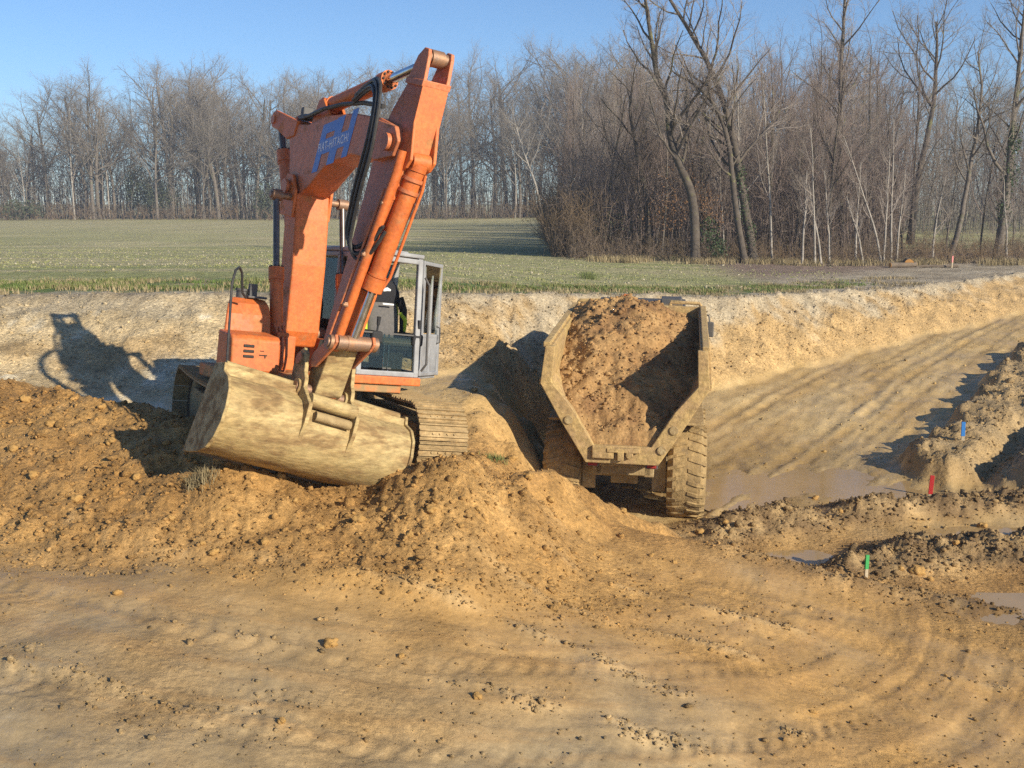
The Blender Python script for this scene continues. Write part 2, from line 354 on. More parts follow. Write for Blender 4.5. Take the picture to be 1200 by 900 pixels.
PUDDLES = [(4.3, 15.7, 0.9, 0.55), (7.9, 17.1, 1.0, 0.4), (6.6, 13.5, 1.3, 0.5)]
def height(x, y, detail=True):
    x, y = np.broadcast_arrays(np.asarray(x, float), np.asarray(y, float))
    wob = fbm(x * 0.35, y * 0.35, 3, 3)
    wob2 = fbm(x * 0.9, y * 0.9, 8, 3)
    # foreground ramp falling to the right
    zf = 1.62 - 1.58 * sst(-4.0, 6.8, x + 0.25 * wob) - 0.03 * np.clip(9 - y, 0, 5)
    # bench on the left with the spoil bank in front of the excavator
    yr = np.interp(x, [-12, -8, -4.5, -3.2, -1.8, 0], [17.5, 16.3, 14.4, 12.6, 12.4, 12.6]) + 0.25 * wob
    ytoe = np.interp(x, [-12, -6, -3, -1, 1], [11.2, 11.1, 10.9, 10.6, 11.2]) + 0.35 * wob
    crest = np.interp(x, [-12, -8, -5, -3.4, -2.4, -1.4, 0], [2.62, 2.55, 2.45, 2.36, 1.86, 1.66, 1.55])
    up = lin(0, 1, (y - ytoe) / (yr - ytoe)); up = up * (1.35 - 0.35 * up)
    zb0 = 2.05 + 0.0 * x
    pile = mixf(1.58, crest, up)
    back = sst(0, 1.7, y - yr)
    zl = mixf(pile, zb0, back)
    zl = np.where(y < ytoe, mixf(zf, zl, sst(-0.8, 0.0, y - ytoe)), zl)
    # tilted stand of the excavator
    dx = x - EX_O[0]; dy = y - EX_O[1]
    zs = EX_O[2] - (EX_N[0] * dx + EX_N[1] * dy) / EX_N[2]
    dd = np.hypot(dx * 0.95, dy)
    zl = mixf(zl, np.clip(zs, 1.4, 2.5), (1 - sst(2.6, 4.0, dd)) * sst(0.2, 1.3, y - yr))
    # pit floor and its ramp
    zp = 0.0 + 0.055 * np.maximum(y - 20.5, 0) + 0.05 * wob + (0.05 * fbm(x * 1.1, y * 1.1, 9, 3) - 0.10) * np.exp(-((x - 4.9) / 2.3) ** 2 - ((y - 20.8) / 2.6) ** 2)
    # right side: foreground ramp down to the pit
    edge = 14.2 + 0.5 * wob + np.interp(x, [-1, 1, 3, 5], [0.0, 0.2, 0.3, -1.5])
    zr = mixf(zf, zp, sst(0, 2.2, y - edge))
    wb = 1 - sst(-0.9, 1.25, x + 0.35 * wob2 + 0.25 * wob - np.interp(y, [10, 13, 16, 20, 27], [-0.8, -0.1, 0.15, 0.0, -0.4]))
    z = mixf(zr, zl, wb)
    # mound against the near track
    z = np.maximum(z, 0) + np.minimum(z, 0)
    z = z + 0.60 * np.exp(-((x + 0.72) / 0.78) ** 2 - ((y - 12.4) / 0.9) ** 2) + 0.22 * np.exp(-((x - 0.35) / 0.6) ** 2 - ((y - 13.1) / 0.8) ** 2)
    z = z + 0.28 * np.exp(-((x - 0.9) / 0.45) ** 2 - ((y - 14.9) / 0.5) ** 2)
    # edge of the cut in front of the dumper
    for (ax, ay, az), (bx, by, bz) in (((-0.4, 13.2, 1.75), (0.45, 14.2, 1.62)), ((0.45, 14.2, 1.62), (0.85, 14.8, 1.30)), ((0.85, 14.8, 1.30), (1.3, 15.3, 0.92)), ((1.3, 15.3, 0.92), (2.1, 15.9, 0.42))):
        L2 = (bx - ax) ** 2 + (by - ay) ** 2; s_ = np.clip(((x - ax) * (bx - ax) + (y - ay) * (by - ay)) / L2, 0, 1)
        d_ = np.hypot(x - ax - s_ * (bx - ax), y - ay - s_ * (by - ay))
        z = np.maximum(z, az + s_ * (bz - az) - 0.95 * np.maximum(d_ - 0.12, 0) + 0.10 * wob2)
    for cx, cy, rx, ry in PUDDLES:
        z = z - (0.15 + 0.08 * wob2) * np.exp(-1.1 * (((x - cx) / rx) ** 2 + ((y - cy) / ry) ** 2))
    # back bank up to the field
    b = yb(x) + 0.35 * wob + 0.12 * wob2
    t = lin(0, 1, (y - (b - brun(x))) / brun(x))
    t = np.where(x > 0, t ** 0.85, t)
    zfd = field_z(x, y)
    z = mixf(z, zfd, t)
    z = z + 0.12 * sst(0.80, 0.97, t) * (1 - sst(1.0, 1.12, (y - b) / brun(x) + 1)) * (0.25 + 0.5 * wob2)
    # cloddy ridges at the right
    def ridge(pts, w, h):
        d = np.full(x.shape, 99.0)
        for (ax, ay), (bx, by) in zip(pts[:-1], pts[1:]):
            L2 = (bx - ax) ** 2 + (by - ay) ** 2; s = np.clip(((x - ax) * (bx - ax) + (y - ay) * (by - ay)) / L2, 0, 1)
            d = np.minimum(d, np.hypot(x - ax - s * (bx - ax), y - ay - s * (by - ay)))
        return h * np.exp(-(d / w) ** 2)
    rg = np.maximum(ridge([(2.9, 16.6), (4.3, 17.3), (6.2, 18.0), (9.5, 18.6)], 0.55, 0.34), ridge([(5.0, 15.0), (6.3, 15.7), (8.2, 16.1), (12, 16.6)], 0.6, 0.42))
    rg = np.maximum(rg, ridge([(3.1, 14.6), (4.6, 14.0), (6.5, 13.5)], 0.35, 0.14)) * (0.8 + 0.5 * wob2)
    z = z + rg
    # flat topped block of spoil with a gully
    al = (x - 7.4) * 0.84 - (y - 20.6) * 0.54            # right of its left edge
    ac = (x - 7.4) * 0.54 + (y - 20.6) * 0.84            # along it
    blk = sst(-0.05, 0.40, al + 0.28 * wob2 + 0.1 * wob) * sst(-0.2, 0.45, ac + 0.3 * wob2)
    gul = np.exp(-((al - 1.5 - 0.06 * ac) / 0.33) ** 2) * (1 - sst(3.5, 6, ac))
    z = z + blk * (0.46 + 0.10 * wob2 + 0.30 * sst(1.6, 3.2, al)) * (1 - 0.75 * gul) * (1 - sst(12, 20, ac) * 0.7)
    masks = dict(t=t, wb=wb, rg=rg, blk=blk, al=al, ac=ac, ytoe=ytoe, yr=yr, b=b, wob=wob, wob2=wob2, zfd=zfd)
    if not detail: return z, masks
    # rough soil
    pilem = wb * sst(-0.5, 0.5, y - ytoe) * (1 - sst(0.4, 1.6, y - yr))
    moundm = np.exp(-((x - 0.1) / 1.5) ** 2 - ((y - 12.8) / 1.6) ** 2)
    rough = np.clip(0.8 * pilem + 0.45 * moundm + 0.7 * np.exp(-((x - 0.1) / 0.9) ** 2 - ((y - 16.2) / 2.0) ** 2) + np.clip(rg / 0.25, 0, 1) * 1.0 + 0.8 * blk, 0, 1.2) * (1 - 0.6 * sst(0, 0.2, t))
    c1, i1 = cell(x * 3.2 + 0.4 * wob2, y * 2.6, 11); c2, i2 = cell(x * 7.5, y * 6.5, 12); c3, i3 = cell(x * 15, y * 13, 13)
    lump = np.sqrt(np.clip(1 - (c1 / 0.62) ** 2, 0, 1)) * i1 ** 2 * 0.07 + np.sqrt(np.clip(1 - (c2 / 0.6) ** 2, 0, 1)) * i2 ** 1.5 * 0.05 + np.sqrt(np.clip(1 - (c3 / 0.6) ** 2, 0, 1)) * i3 * 0.022
    z = z + rough * (lump - 0.04 + 0.075 * fbm(x * 1.9, y * 1.9, 21, 6, 0.58) + 0.012 * perlin(x * 24, y * 22, 23))
    bank = sst(0.05, 0.25, t) * (1 - sst(0.98, 1.06, (y - b) / brun(x) + 1))
    lump2 = np.sqrt(np.clip(1 - (cell(x * 3.3, y * 2.6, 41)[0] / 0.6) ** 2, 0, 1)) * 0.07
    z = z + bank * (np.interp(x, [-5, 0], [0.035, 0.075]) * fbm(x * 1.6, y * 1.1, 31, 6, 0.62) + np.interp(x, [-6, 1], [0.15, 0.45]) * lump2 + np.interp(x, [-5, 0], [0.02, 0.05]) * billow(x * 3.6, y * 1.1, 33, 4, 0.6) + 0.012 * perlin(x * 11, y * 5, 35))
    # smooth worked ground: arcs left by wheels and tracks round the mound
    smooth = np.clip(1 - rough - bank, 0, 1) * (1 - sst(0.98, 1.05, t))
    rr = np.hypot(x + 1.6, (y - 15.2) * 1.0); th = np.arctan2(y - 15.2, x + 1.6)
    fore = (1 - sst(13.2, 14.8, y)) * smooth
    streak = fbm(rr * 3.2, th * 1.6, 51, 4, 0.6)
    z = z + fore * (0.013 * streak + 0.022 * fbm(x * 1.1, y * 1.1, 52, 5, 0.55))
    for rc, wd in ((4.35, .26), (6.15, .26), (7.4, .22), (9.0, .24)):
        q = (rr - rc - 0.25 * perlin(th * 1.5, rc, 57)) / wd
        band = (np.abs(q) < 1) * (0.4 + 0.6 * sst(-.2, .3, perlin(th * 2.5, rc * 3.1, 58)))
        lug = np.sin(th * rc * 2 * np.pi / 0.20 + 5 * np.abs(q))
        z = z + fore * band * (0.007 * np.clip(lug * 1.6, -1, 1) - 0.006) * sst(1.0, 0.8, np.abs(q)) + fore * 0.010 * (0.5 + 0.5 * wob2) * np.exp(-(np.abs(q) - 1.15) ** 2 * 18)
    wind = np.zeros(x.shape)                 # thin windrows of crumbs squeezed out beside the wheel tracks
    for pl in ([(-.2, 12.3), (1.8, 12.0), (3.7, 11.6), (5.6, 10.8)], [(-3.4, 11.2), (-1.65, 10.6), (0, 10.2), (1.2, 9.5), (2.6, 9.0)], [(-4.5, 8.6), (-2.5, 7.7), (-.2, 7.6), (1.5, 7.2)], [(-1.0, 11.4), (1.0, 10.9), (3, 10.5), (5, 9.6)], [(-3, 9.2), (-1, 8.8), (1, 8.4), (3, 8.3)], [(.2, 13.4), (2.0, 12.9), (4.4, 12.6), (6.5, 11.9)]):
        d = np.full(x.shape, 99.0)
        for (ax, ay), (bx, by) in zip(pl[:-1], pl[1:]):
            s_ = np.clip(((x - ax) * (bx - ax) + (y - ay) * (by - ay)) / ((bx - ax) ** 2 + (by - ay) ** 2), 0, 1)
            d = np.minimum(d, np.hypot(x - ax - s_ * (bx - ax), y - ay - s_ * (by - ay)))
        d = np.abs(d + 0.16 * wob + 0.06 * wob2)
        wind = np.maximum(wind, np.exp(-(d / 0.075) ** 2) * sst(-0.25, 0.25, perlin(x * 1.3, y * 2.0 + pl[0][0], 59)))
        z = z - fore * 0.018 * np.exp(-((d - 0.28) / 0.16) ** 2)
    z = z + fore * wind * (0.022 + 0.02 * billow(x * 9, y * 9, 60, 2))
    crumb = np.clip(perlin(rr * 1.0 + 0.5 * wob2, th * 2.2 + 0.4 * wob, 54) - 0.42, 0, 1) * (1 + 0.6 * wob2)
    z = z + fore * np.clip(crumb, 0, 0.6) * (0.03 * np.sqrt(np.clip(1 - (cell(x * 11, y * 9, 55)[0] / 0.55) ** 2, 0, 1)))
    # ruts along the haul road
    ar = (x - road_x(y)) * 0.83
    roadm = smooth * sst(15.5, 18, y)
    rut = 0
    for c, w, d in ((-1.75, 0.13, 0.05), (-1.35, 0.10, 0.035), (0.45, 0.15, 0.06), (0.85, 0.12, 0.05), (2.2, 0.14, 0.05), (-0.5, 0.11, 0.04), (3.5, 0.14, 0.05), (1.5, 0.10, 0.035), (2.9, 0.10, 0.035)):
        q = (ar - c + 0.16 * perlin(y * 0.13, c, 61)) / w
        rut = rut - d * np.exp(-q * q) + 0.6 * d * np.exp(-(np.abs(q) - 1.7) ** 2 * 2.5)
    z = z + roadm * (rut * 0.42 * (0.7 + 0.8 * wob2) + 0.014 * fbm(ar * 2.5, y * 0.5, 62, 4, 0.6) + 0.018 * fbm(x * 3, y * 3, 63, 5, 0.6) + 0.010 * np.sin(y * 2 * np.pi / 0.22 + 4 * np.abs(ar % 1.1 - .55)) * sst(.1, .5, perlin(ar * .9, y * .12, 64)))
    masks.update(rough=rough, bank=bank, fore=fore, crumb=crumb, ar=ar, roadm=roadm, rut=rut, streak=streak, pilem=pilem, lump=lump, smooth=smooth, wind=wind)
    return z, masks

def ground_z(x, y): return float(height(np.array([x]), np.array([y]))[0][0])

def soil_colour(x, y, z, m):
    n1 = fbm(x * 0.6, y * 0.6, 71, 4); n2 = fbm(x * 2.0, y * 1.6, 72, 4); n3 = fbm(x * 0.22, y * 0.22, 73, 3)
    def col(c): return np.array(c)[None, :] * np.ones((x.size, 1))
    def mx(a, b, t): return a + (b - a) * np.clip(t, 0, 1)[:, None]
    loam = col((0.40, 0.218, 0.070)); ochre = col((0.485, 0.28, 0.095)); grey = col((0.275, 0.215, 0.135)); pale = col((0.62, 0.475, 0.27)); chalk = col((0.70, 0.60, 0.42))
    mud = col((0.30, 0.205, 0.10)); dark = col((0.235, 0.175, 0.105))
    c = mx(loam, ochre, 0.5 + 0.9 * n1 + 0.3 * n2)
    # foreground: yellow clay mixed greyer towards the near left
    fg = mx(col((0.455, 0.265, 0.088)), col((0.385, 0.285, 0.155)), np.clip(0.15 + 0.5 * n3 + 0.35 * n1 + 0.75 * (1 - sst(7.0, 10.5, y + 0.22 * x)), 0, 1))
    fg = mx(fg, col((0.40, 0.23, 0.085)), sst(0.0, 0.5, m['streak']) * 0.35)
    fg = mx(fg, col((0.56, 0.39, 0.19)), m['wind'] * 0.5)
    c = mx(c, fg, m['fore'])
    # haul road
    rd = mx(col((0.46, 0.30, 0.115)), col((0.53, 0.38, 0.18)), 0.5 + 0.8 * fbm(m['ar'] * 1.3, y * 0.25, 74, 4) + 6 * m['rut'])
    rd = mx(rd, col((0.38, 0.265, 0.13)), sst(24, 34, y) * (0.3 + 0.6 * n1))
    c = mx(c, rd, m['roadm'])
    # ridges and block of spoil at the right: greyer clods
    rgm = np.clip(m['rg'] / 0.16, 0, 1)
    c = mx(c, mx(col((0.25, 0.158, 0.072)), col((0.40, 0.27, 0.125)), 0.40 + 0.9 * n2), rgm)
    c = mx(c, mx(col((0.40, 0.275, 0.13)), col((0.33, 0.27, 0.175)), sst(1.5, 2.2, m['al']) + 0.4 * n1), m['blk'])
    # bank: ochre at the foot, pale stony layer above, chalky streaks on the left
    left = 1 - sst(-3.5, -0.5, x)
    bk = mx(col((0.49, 0.325, 0.145)), col((0.46, 0.375, 0.25)), sst(0.55, 0.95, m['t'] + 0.30 * n1 + 0.15 * n2))
    bkl = mx(pale, chalk, sst(0.05, 0.5, n1 + 0.6 * n2 - 0.1)); bkl = mx(bkl, col((0.42, 0.335, 0.21)), sst(0.75, 0.95, m['t'] + 0.2 * n1) * 0.8)
    bkl = mx(bkl, col((0.45, 0.31, 0.15)), sst(0.1, 0.5, fbm(x * 0.45 + 3, y * 0.3, 77, 3)) * 0.8)
    bk = mx(bk, bkl, left)
    c = mx(c, bk, np.maximum(sst(0.02, 0.15, m['t'] + 0.05 * n2), left * m['wb'] * sst(0.2, 1.2, y - m['yr'])))
    # verge and field
    ff = (y - m['b'])
    fld = mx(col((0.265, 0.275, 0.11)), col((0.42, 0.365, 0.205)), 0.45 + 1.0 * fbm(x * 0.03, y * 0.45, 75, 4) + 0.35 * fbm(x * 1.5, y * 1.5, 76, 3))
    gs = mx(col((0.115, 0.165, 0.05)), col((0.30, 0.25, 0.13)), sst(0.1, 0.45, fbm(x * 0.5, y * 0.9, 79, 4)))
    fld = mx(fld, col((0.43, 0.375, 0.20)), sst(45, 130, y) * 0.6)
    fld = mx(gs, fld, sst(3.0, 5.5, ff + 1.5 * n3))
    bare = mx(col((0.40, 0.34, 0.25)), col((0.30, 0.245, 0.17)), 0.5 + n1)
    rightverge = sst(7.5, 10.5, x) * (1 - sst(60, 75, y))
    fld = mx(fld, mx(bare, col((0.23, 0.165, 0.125)), sst(5, 10, ff)), rightverge)
    c = mx(c, bare, sst(-0.3, 0.2, ff)); c = mx(c, fld, sst(0.3, 1.3, ff + 0.8 * n1))
    wet = np.clip(m['fore'] * (0.62 + 0.5 * n3 + 0.25 * n1) + m['roadm'] * (0.85 - 0.35 * sst(26, 40, y) + 0.4 * n1) + 0.15 * rgm, 0, 1) * (1 - sst(0, 0.1, m['t']))
    for cx, cy, rx, ry in [(5.0, 21.0, 2.9, 2.6)] + PUDDLES:
        mg = np.exp(-0.7 * (((x - cx) / rx) ** 2 + ((y - cy) / ry) ** 2) ** 1.5 + 0.3 * n2) * 0.8
        c = mx(c, c * 0.62, mg); wet = np.maximum(wet, mg)
    return np.clip(c * 0.5 + 0.5 * c * (0.85 + 0.35 * n2[:, None]), 0.02, 0.9), wet

def add_ground(name, X, Y, drop=None):
    r, c = X.shape; x = X.ravel(); y = Y.ravel()
    z, m = height(x, y)
    colr, wet = soil_colour(x, y, z, m)
    if drop is not None: z = z - drop(x, y)
    idx = np.arange(r * c).reshape(r, c)
    F = np.stack([idx[:-1, :-1], idx[:-1, 1:], idx[1:, 1:], idx[1:, :-1]], -1).reshape(-1, 4)
    me = np_mesh(name, np.stack([x, y, z], 1), F)
    a = me.color_attributes.new('soil_colour', 'FLOAT_COLOR', 'POINT')
    a.data.foreach_set('color', np.concatenate([colr, np.ones((len(x), 1))], 1).astype(np.float32).ravel())
    w = me.attributes.new('wet', 'FLOAT', 'POINT'); w.data.foreach_set('value', wet.astype(np.float32))
    o = link(name, me, 'soil', None, smooth=True); tag(o, kind='structure'); return o

ys = np.exp(np.arange(math.log(3.2), math.log(66), 0.0056))
u = np.concatenate([np.linspace(-1.0, -0.54, 60)[:-1], np.linspace(-0.54, 0.54, 470), np.linspace(0.54, 1.0, 60)[1:]])
UU, YY = np.meshgrid(u, ys)
add_ground('ground', UU * YY, YY)
# the land around and out to the horizon
g1 = np.concatenate([-np.geomspace(1500, 70, 26), np.linspace(-65, 65, 66), np.geomspace(70, 1500, 26)])
g2 = np.concatenate([-np.geomspace(400, 12, 14), np.linspace(-8, 70, 50), np.geomspace(74, 2500, 60)])
GX, GY = np.meshgrid(g1, g2)
def under(x, y):
    inside = (np.abs(x) < 0.98 * np.maximum(y, 0) + 1.0) & (y > 2) & (y < 66.5)
    return np.where(inside, 0.9, 0.0)
add_ground('terrain', GX, GY, under)

# ------------------------------------------------------------------ puddles
def puddle(name, cx, cy, rx, ry, z, seed, rot=0.0, n=40):
    th = np.linspace(0, 2 * np.pi, n, endpoint=False)
    rad = 1 + 0.22 * fbm(np.cos(th) * 1.3 + seed, np.sin(th) * 1.3, seed, 3)
    px = rx * rad * np.cos(th); py = ry * rad * np.sin(th)
    X = cx + px * math.cos(rot) - py * math.sin(rot); Y = cy + px * math.sin(rot) + py * math.cos(rot)
    V = np.concatenate([[[cx, cy, z]], np.stack([X, Y, np.full(n, z)], 1)])
    T = np.array([[0, i + 1, (i + 1) % n + 1] for i in range(n)])
    return tag(link(name, np_mesh(name, V, T), 'muddy_water', None), kind='structure')
# ------------------------------------------------------------------ excavator
def local_empty(name, O, A, B, C):
    o = bpy.data.objects.new(name, None); COL.objects.link(o); o.empty_display_size = 0.3
    M = Matrix.Identity(4)
    for i in range(3): M[i][0] = A[i]; M[i][1] = B[i]; M[i][2] = C[i]; M[i][3] = O[i]
    o.matrix_world = M; return o

def hydraulic(root, name, p0, p1, rb, rr, split, rodmat='dull_rod', barrelmat='orange_paint', split0=0.0):
    """cylinder: barrel from p0 to the split, rod on to p1, eyes at both ends"""
    p0 = np.array(p0, float); p1 = np.array(p1, float); d = p1 - p0
    q = p0 + d * split; L = np.linalg.norm(d); e = d / L
    m = MB(); m.cyl(p0 + e * 0.04, q, rb, 20); m.cyl(q - e * 0.16, q, rb * 1.18, 20); m.cyl(q - e * 0.19, q - e * 0.17, rb * 1.10, 20)
    m.cyl(p0 + e * 0.02, p0 + e * 0.10, rb * 1.12, 20)
    o = m.build(name, barrelmat, root, smooth=True)
    r = MB(); r.cyl(q - e * 0.05, p1 - e * 0.03, rr, 18); r.build('rod', rodmat, o, smooth=True)
    y = np.array([0, 1.0, 0])
    g = MB(); g.cyl(p1 - y * rb * 0.8, p1 + y * rb * 0.8, rr * 1.75, 18); g.build('rod_eye', 'pin_steel', o, smooth=True)
    g = MB(); g.cyl(p0 - y * rb * 1.1, p0 + y * rb * 1.1, rb * 0.95, 18); g.build('base_eye', barrelmat, o, smooth=True)
    # bolts round the gland
    t, u, v = frame_of(d); g = MB()
    for k in range(10):
        a = 2 * math.pi * k / 10; c = q + (u * math.cos(a) + v * math.sin(a)) * rb * 0.95
        g.cyl(c - e * 0.005, c + e * 0.022, 0.014, 6)
    tag(g.build('gland_bolts', 'mark_dark', o), kind='stuff')
    return o

def track_path(L, r, n):
    """closed loop of the track in (x, z); returns points and tangents at equal spacing"""
    per = 2 * L + 2 * math.pi * r; out = []
    for i in range(n):
        s = per * i / n
        if s < L: p = (-L / 2 + s, 2 * r); t = (1, 0)
        elif s < L + math.pi * r:
            a = (s - L) / r; p = (L / 2 + r * math.sin(a), r + r * math.cos(a)); t = (math.cos(a), -math.sin(a))
        elif s < 2 * L + math.pi * r: p = (L / 2 - (s - L - math.pi * r), 0); t = (-1, 0)
        else:
            a = (s - 2 * L - math.pi * r) / r; p = (-L / 2 - r * math.sin(a), r - r * math.cos(a)); t = (-math.cos(a), math.sin(a))
        sag = 0.03 * math.sin(math.pi * (p[0] / L + 0.5)) if p[1] > 1.9 * r and abs(p[0]) < L / 2 else 0
        out.append((p[0], p[1] - sag, t[0], t[1]))
    return out

def build_excavator():
    root = local_empty('excavator', EX_O, EX_H, EX_S, EX_N)
    tag(root, 'orange tracked excavator with articulated boom and wide ditching bucket on the dirt bench', 'excavator')
    # ---- undercarriage, slewed a little against the house
    ua = R(-10.0); ca, sa = math.cos(ua), math.sin(ua)
    USH = 0.15
    def ur(p): return np.array([p[0] * ca - p[1] * sa, p[0] * sa + p[1] * ca, p[2]])
    def rotmb(m): m.v = [tuple(ur(np.array(p)) + np.array([USH, 0.30, 0])) for p in m.v]; return m
    m = MB(); m.box((0, 0, 0.52), (1.5, 1.5, 0.34)); m.box((0.55, 0, 0.42), (0.5, 2.1, 0.22)); m.box((-0.55, 0, 0.42), (0.5, 2.1, 0.22)); m.cyl((0, 0, 0.66), (0, 0, 0.93), 0.62, 28)
    rotmb(m).build('undercarriage', 'mud_steel', root, 0.02)
    shoe_me = None
    for sgn in (-1, 1):
        cy = 1.22 * sgn
        m = MB(); m.box((0, cy, 0.44), (2.7, 0.30, 0.34)); m.box((0, cy, 0.64), (2.1, 0.36, 0.08))
        tf = rotmb(m).build('track', 'mud_steel', root, 0.02)
        for px_, nm in ((1.5, 'idler_wheel'), (-1.5, 'sprocket')):
            m = MB(); m.lathe([(-0.10, 0.12), (-0.10, 0.30), (-0.06, 0.33), (0.06, 0.33), (0.10, 0.30), (0.10, 0.12)], 'y', 24, (px_, cy, 0.43))
            rotmb(m).build(nm, 'mud_steel', tf, smooth=True)
        for k in range(6):
            m = MB(); m.lathe([(-0.13, 0.06), (-0.13, 0.125), (0.13, 0.125), (0.13, 0.06)], 'y', 16, (-1.05 + 0.42 * k, cy, 0.19))
            rotmb(m).build('roller', 'mud_steel', tf, smooth=True)
        path = track_path(3.0, 0.40, 44)
        ch = MB()
        for k in range(44):
            a = path[k]; b = path[(k + 1) % 44]
            for o in (-0.09, 0.09): ch.bar((a[0], cy + o, a[1] + 0.03), (b[0], cy + o, b[1] + 0.03), 0.04, 0.09)
        tag(rotmb(ch).build('chain_links', 'dark_steel', tf), kind='stuff')
        if shoe_me is None:
            s = MB(); s.box((0, 0, 0), (0.205, 0.64, 0.022))
            for gx in (-0.085, -0.01, 0.065): s.box((gx, 0, 0.024), (0.022, 0.64, 0.028))
            s.box((0.098, 0, -0.006), (0.03, 0.64, 0.014))
            for yy in (-0.14, -0.05, 0.05, 0.14): s.cyl((0.03, yy, 0.01), (0.03, yy, 0.026), 0.016, 6)
            shoe_me = s.mesh('track_shoe'); shoe_me.materials.append(MATS['shoe_steel'])
        for x, z, tx, tz in path:
            nx, nz = -tz, tx
            c = ur(np.array([x + nx * 0.065, cy, z + 0.03 + nz * 0.065])) + np.array([USH, 0.30, 0])
            T = ur(np.array([tx, 0, tz])); Y = ur(np.array([0, 1.0, 0])); Nn = np.cross(T, Y)
            o = bpy.data.objects.new('track_shoe', shoe_me); COL.objects.link(o); o.parent = tf
            M = Matrix.Identity(4)
            for i in range(3): M[i][0] = T[i]; M[i][1] = Y[i]; M[i][2] = Nn[i]; M[i][3] = c[i]
            o.matrix_local = M
    # ---- house
    m = MB(); m.box((0.45, 0, 1.02), (1.3, 2.3, 0.16)); m.box((-0.75, 0.36, 1.022), (1.2, 1.75, 0.16)); m.box((0.98, 0.0, 1.0), (0.3, 0.9, 0.12)); m.build('deck', 'muddy_orange', root, 0.015)
    m = MB(); m.box((-0.9, 0.42, 1.45), (0.72, 1.55, 0.68)); m.build('engine_hood', 'orange_paint', root, 0.06)
    m = MB(); m.prism([(-1.28, 0.98), (-1.6, 1.02), (-1.72, 1.25), (-1.66, 1.72), (-1.3, 1.78)], -0.30, 1.22); m.build('counterweight', 'orange_paint', root, 0.05)
    m = MB(); m.tube([(-0.9, 0.2, 1.75), (-0.9, 0.2, 2.0), (-0.96, 0.2, 2.08)], 0.05, 12); m.build('exhaust_pipe', 'dark_steel', root, smooth=True)
    # fuel tank with a leaning rounded front
    prof = [(0.30, 1.12), (0.92, 1.12), (0.92, 1.30), (0.80, 1.80), (0.72, 1.93), (0.60, 1.99), (0.30, 2.0)]
    m = MB(); m.prism(prof, -1.27, -0.62); m.v = [(x, y + (0.30 * (0.92 - x) / 0.62 if y < -1 else 0), z) for x, y, z in m.v]; tank = m.build('fuel_tank', 'orange_paint', root, 0.05, seg=3)
    m = MB(); m.cyl((0.45, -0.90, 1.99), (0.45, -0.90, 2.08), 0.07, 16); m.cyl((0.45, -0.90, 2.08), (0.45, -0.90, 2.11), 0.085, 16); m.build('filler_cap', 'cab_dark', tank, smooth=True)
    m = MB(); m.box((0.55, -0.80, 2.09), (0.08, 0.10, 0.18)); m.box((0.5, -0.76, 2.015), (0.3, 0.25, 0.03)); m.build('bracket', 'cab_dark', tank, 0.01)
    # tool box
    m = MB(); m.prism([(0.93, 1.10), (1.42, 1.10), (1.45, 1.16), (1.42, 1.52), (1.36, 1.57), (0.93, 1.60)], -1.33, -0.72); tb = m.build('tool_box', 'orange_paint', root, 0.025, seg=3)
    for k in range(3):
        m = MB(); m.box((1.436 - 0.004 * k, -1.12, 1.32 + 0.062 * k), (0.02, 0.135, 0.036)); m.build('vent_slot', 'mark_dark', tb, 0.008)
    m = MB(); m.box((1.437, -0.94, 1.345), (0.014, 0.10, 0.011)); m.box((1.437, -0.915, 1.325), (0.014, 0.014, 0.03)); m.box((1.432, -0.955, 1.395), (0.014, 0.05, 0.008)); m.build('lettering', 'mark_dark', tb)
    m = MB(); m.box((1.24, -1.03, 1.045), (0.36, 0.44, 0.09)); m.build('step', 'orange_paint', root, 0.015)
    m = MB(); m.box((1.1, -1.03, 0.97), (0.5, 0.62, 0.05)); m.build('step_bracket', 'muddy_orange', root, 0.01)
    # black hand rail and hose loop by the tank
    m = MB(); m.tube([(1.42, -1.36, 1.02), (1.40, -1.37, 1.6), (1.28, -1.34, 2.15), (1.2, -1.28, 2.32), (1.10, -1.2, 2.36), (1.04, -1.14, 2.30), (1.0, -1.10, 2.06), (0.92, -1.02, 2.00)], 0.016, 8)
    m.build('handrail', 'black_rubber', root, smooth=True)
    # swing motor, valves and pipes in front of the boom foot
    m = MB(); m.box((0.62, -0.34, 1.35), (0.26, 0.20, 0.44)); m.box((0.7, -0.46, 1.58), (0.3, 0.16, 0.06)); m.box((0.35, 0.33, 1.3), (0.7, 0.1, 0.5)); m.box((0.35, -0.33, 1.32), (0.55, 0.08, 0.5)); m.build('boom_bracket', 'orange_paint', root, 0.015)
    for k in range(3):
        m = MB(); yk = -0.52 + 0.055 * k
        m.tube([(0.85, yk, 1.12), (0.88, yk, 1.32), (0.84, yk, 1.55), (0.6, yk, 1.75)], 0.018, 8); m.build('hydraulic_pipe', 'worn_orange', root, smooth=True)
    # ---- cab
    x0, x1, y0, y1, zb, zt = -0.55, 1.12, 0.46, 1.38, 1.16, 2.76
    m = MB(); m.box(((x0 + x1) / 2, (y0 + y1) / 2, 1.105), (x1 - x0 + 0.06, y1 - y0 + 0.06, 0.11)); m.build('cab_sill', 'orange_paint', root, 0.015)
    m = MB()
    xt = x1 - 0.16                                    # windscreen leans back
    for y in (y0 + .035, y1 - .035):
        m.bar((x1 - .035, y, zb), (xt - .03, y, zt - .04), 0.075, 0.075); m.bar((x0 + .04, y, zb), (x0 + .04, y, zt - .04), 0.08)
        m.bar((0.28, y, zb), (0.28, y, zt - .04), 0.07); m.bar((x0, y, zb + .04), (x1, y, zb + .04), 0.07, 0.08)
        m.bar((x0 + .0, y, zt - .05), (xt, y, zt - .05), 0.07)
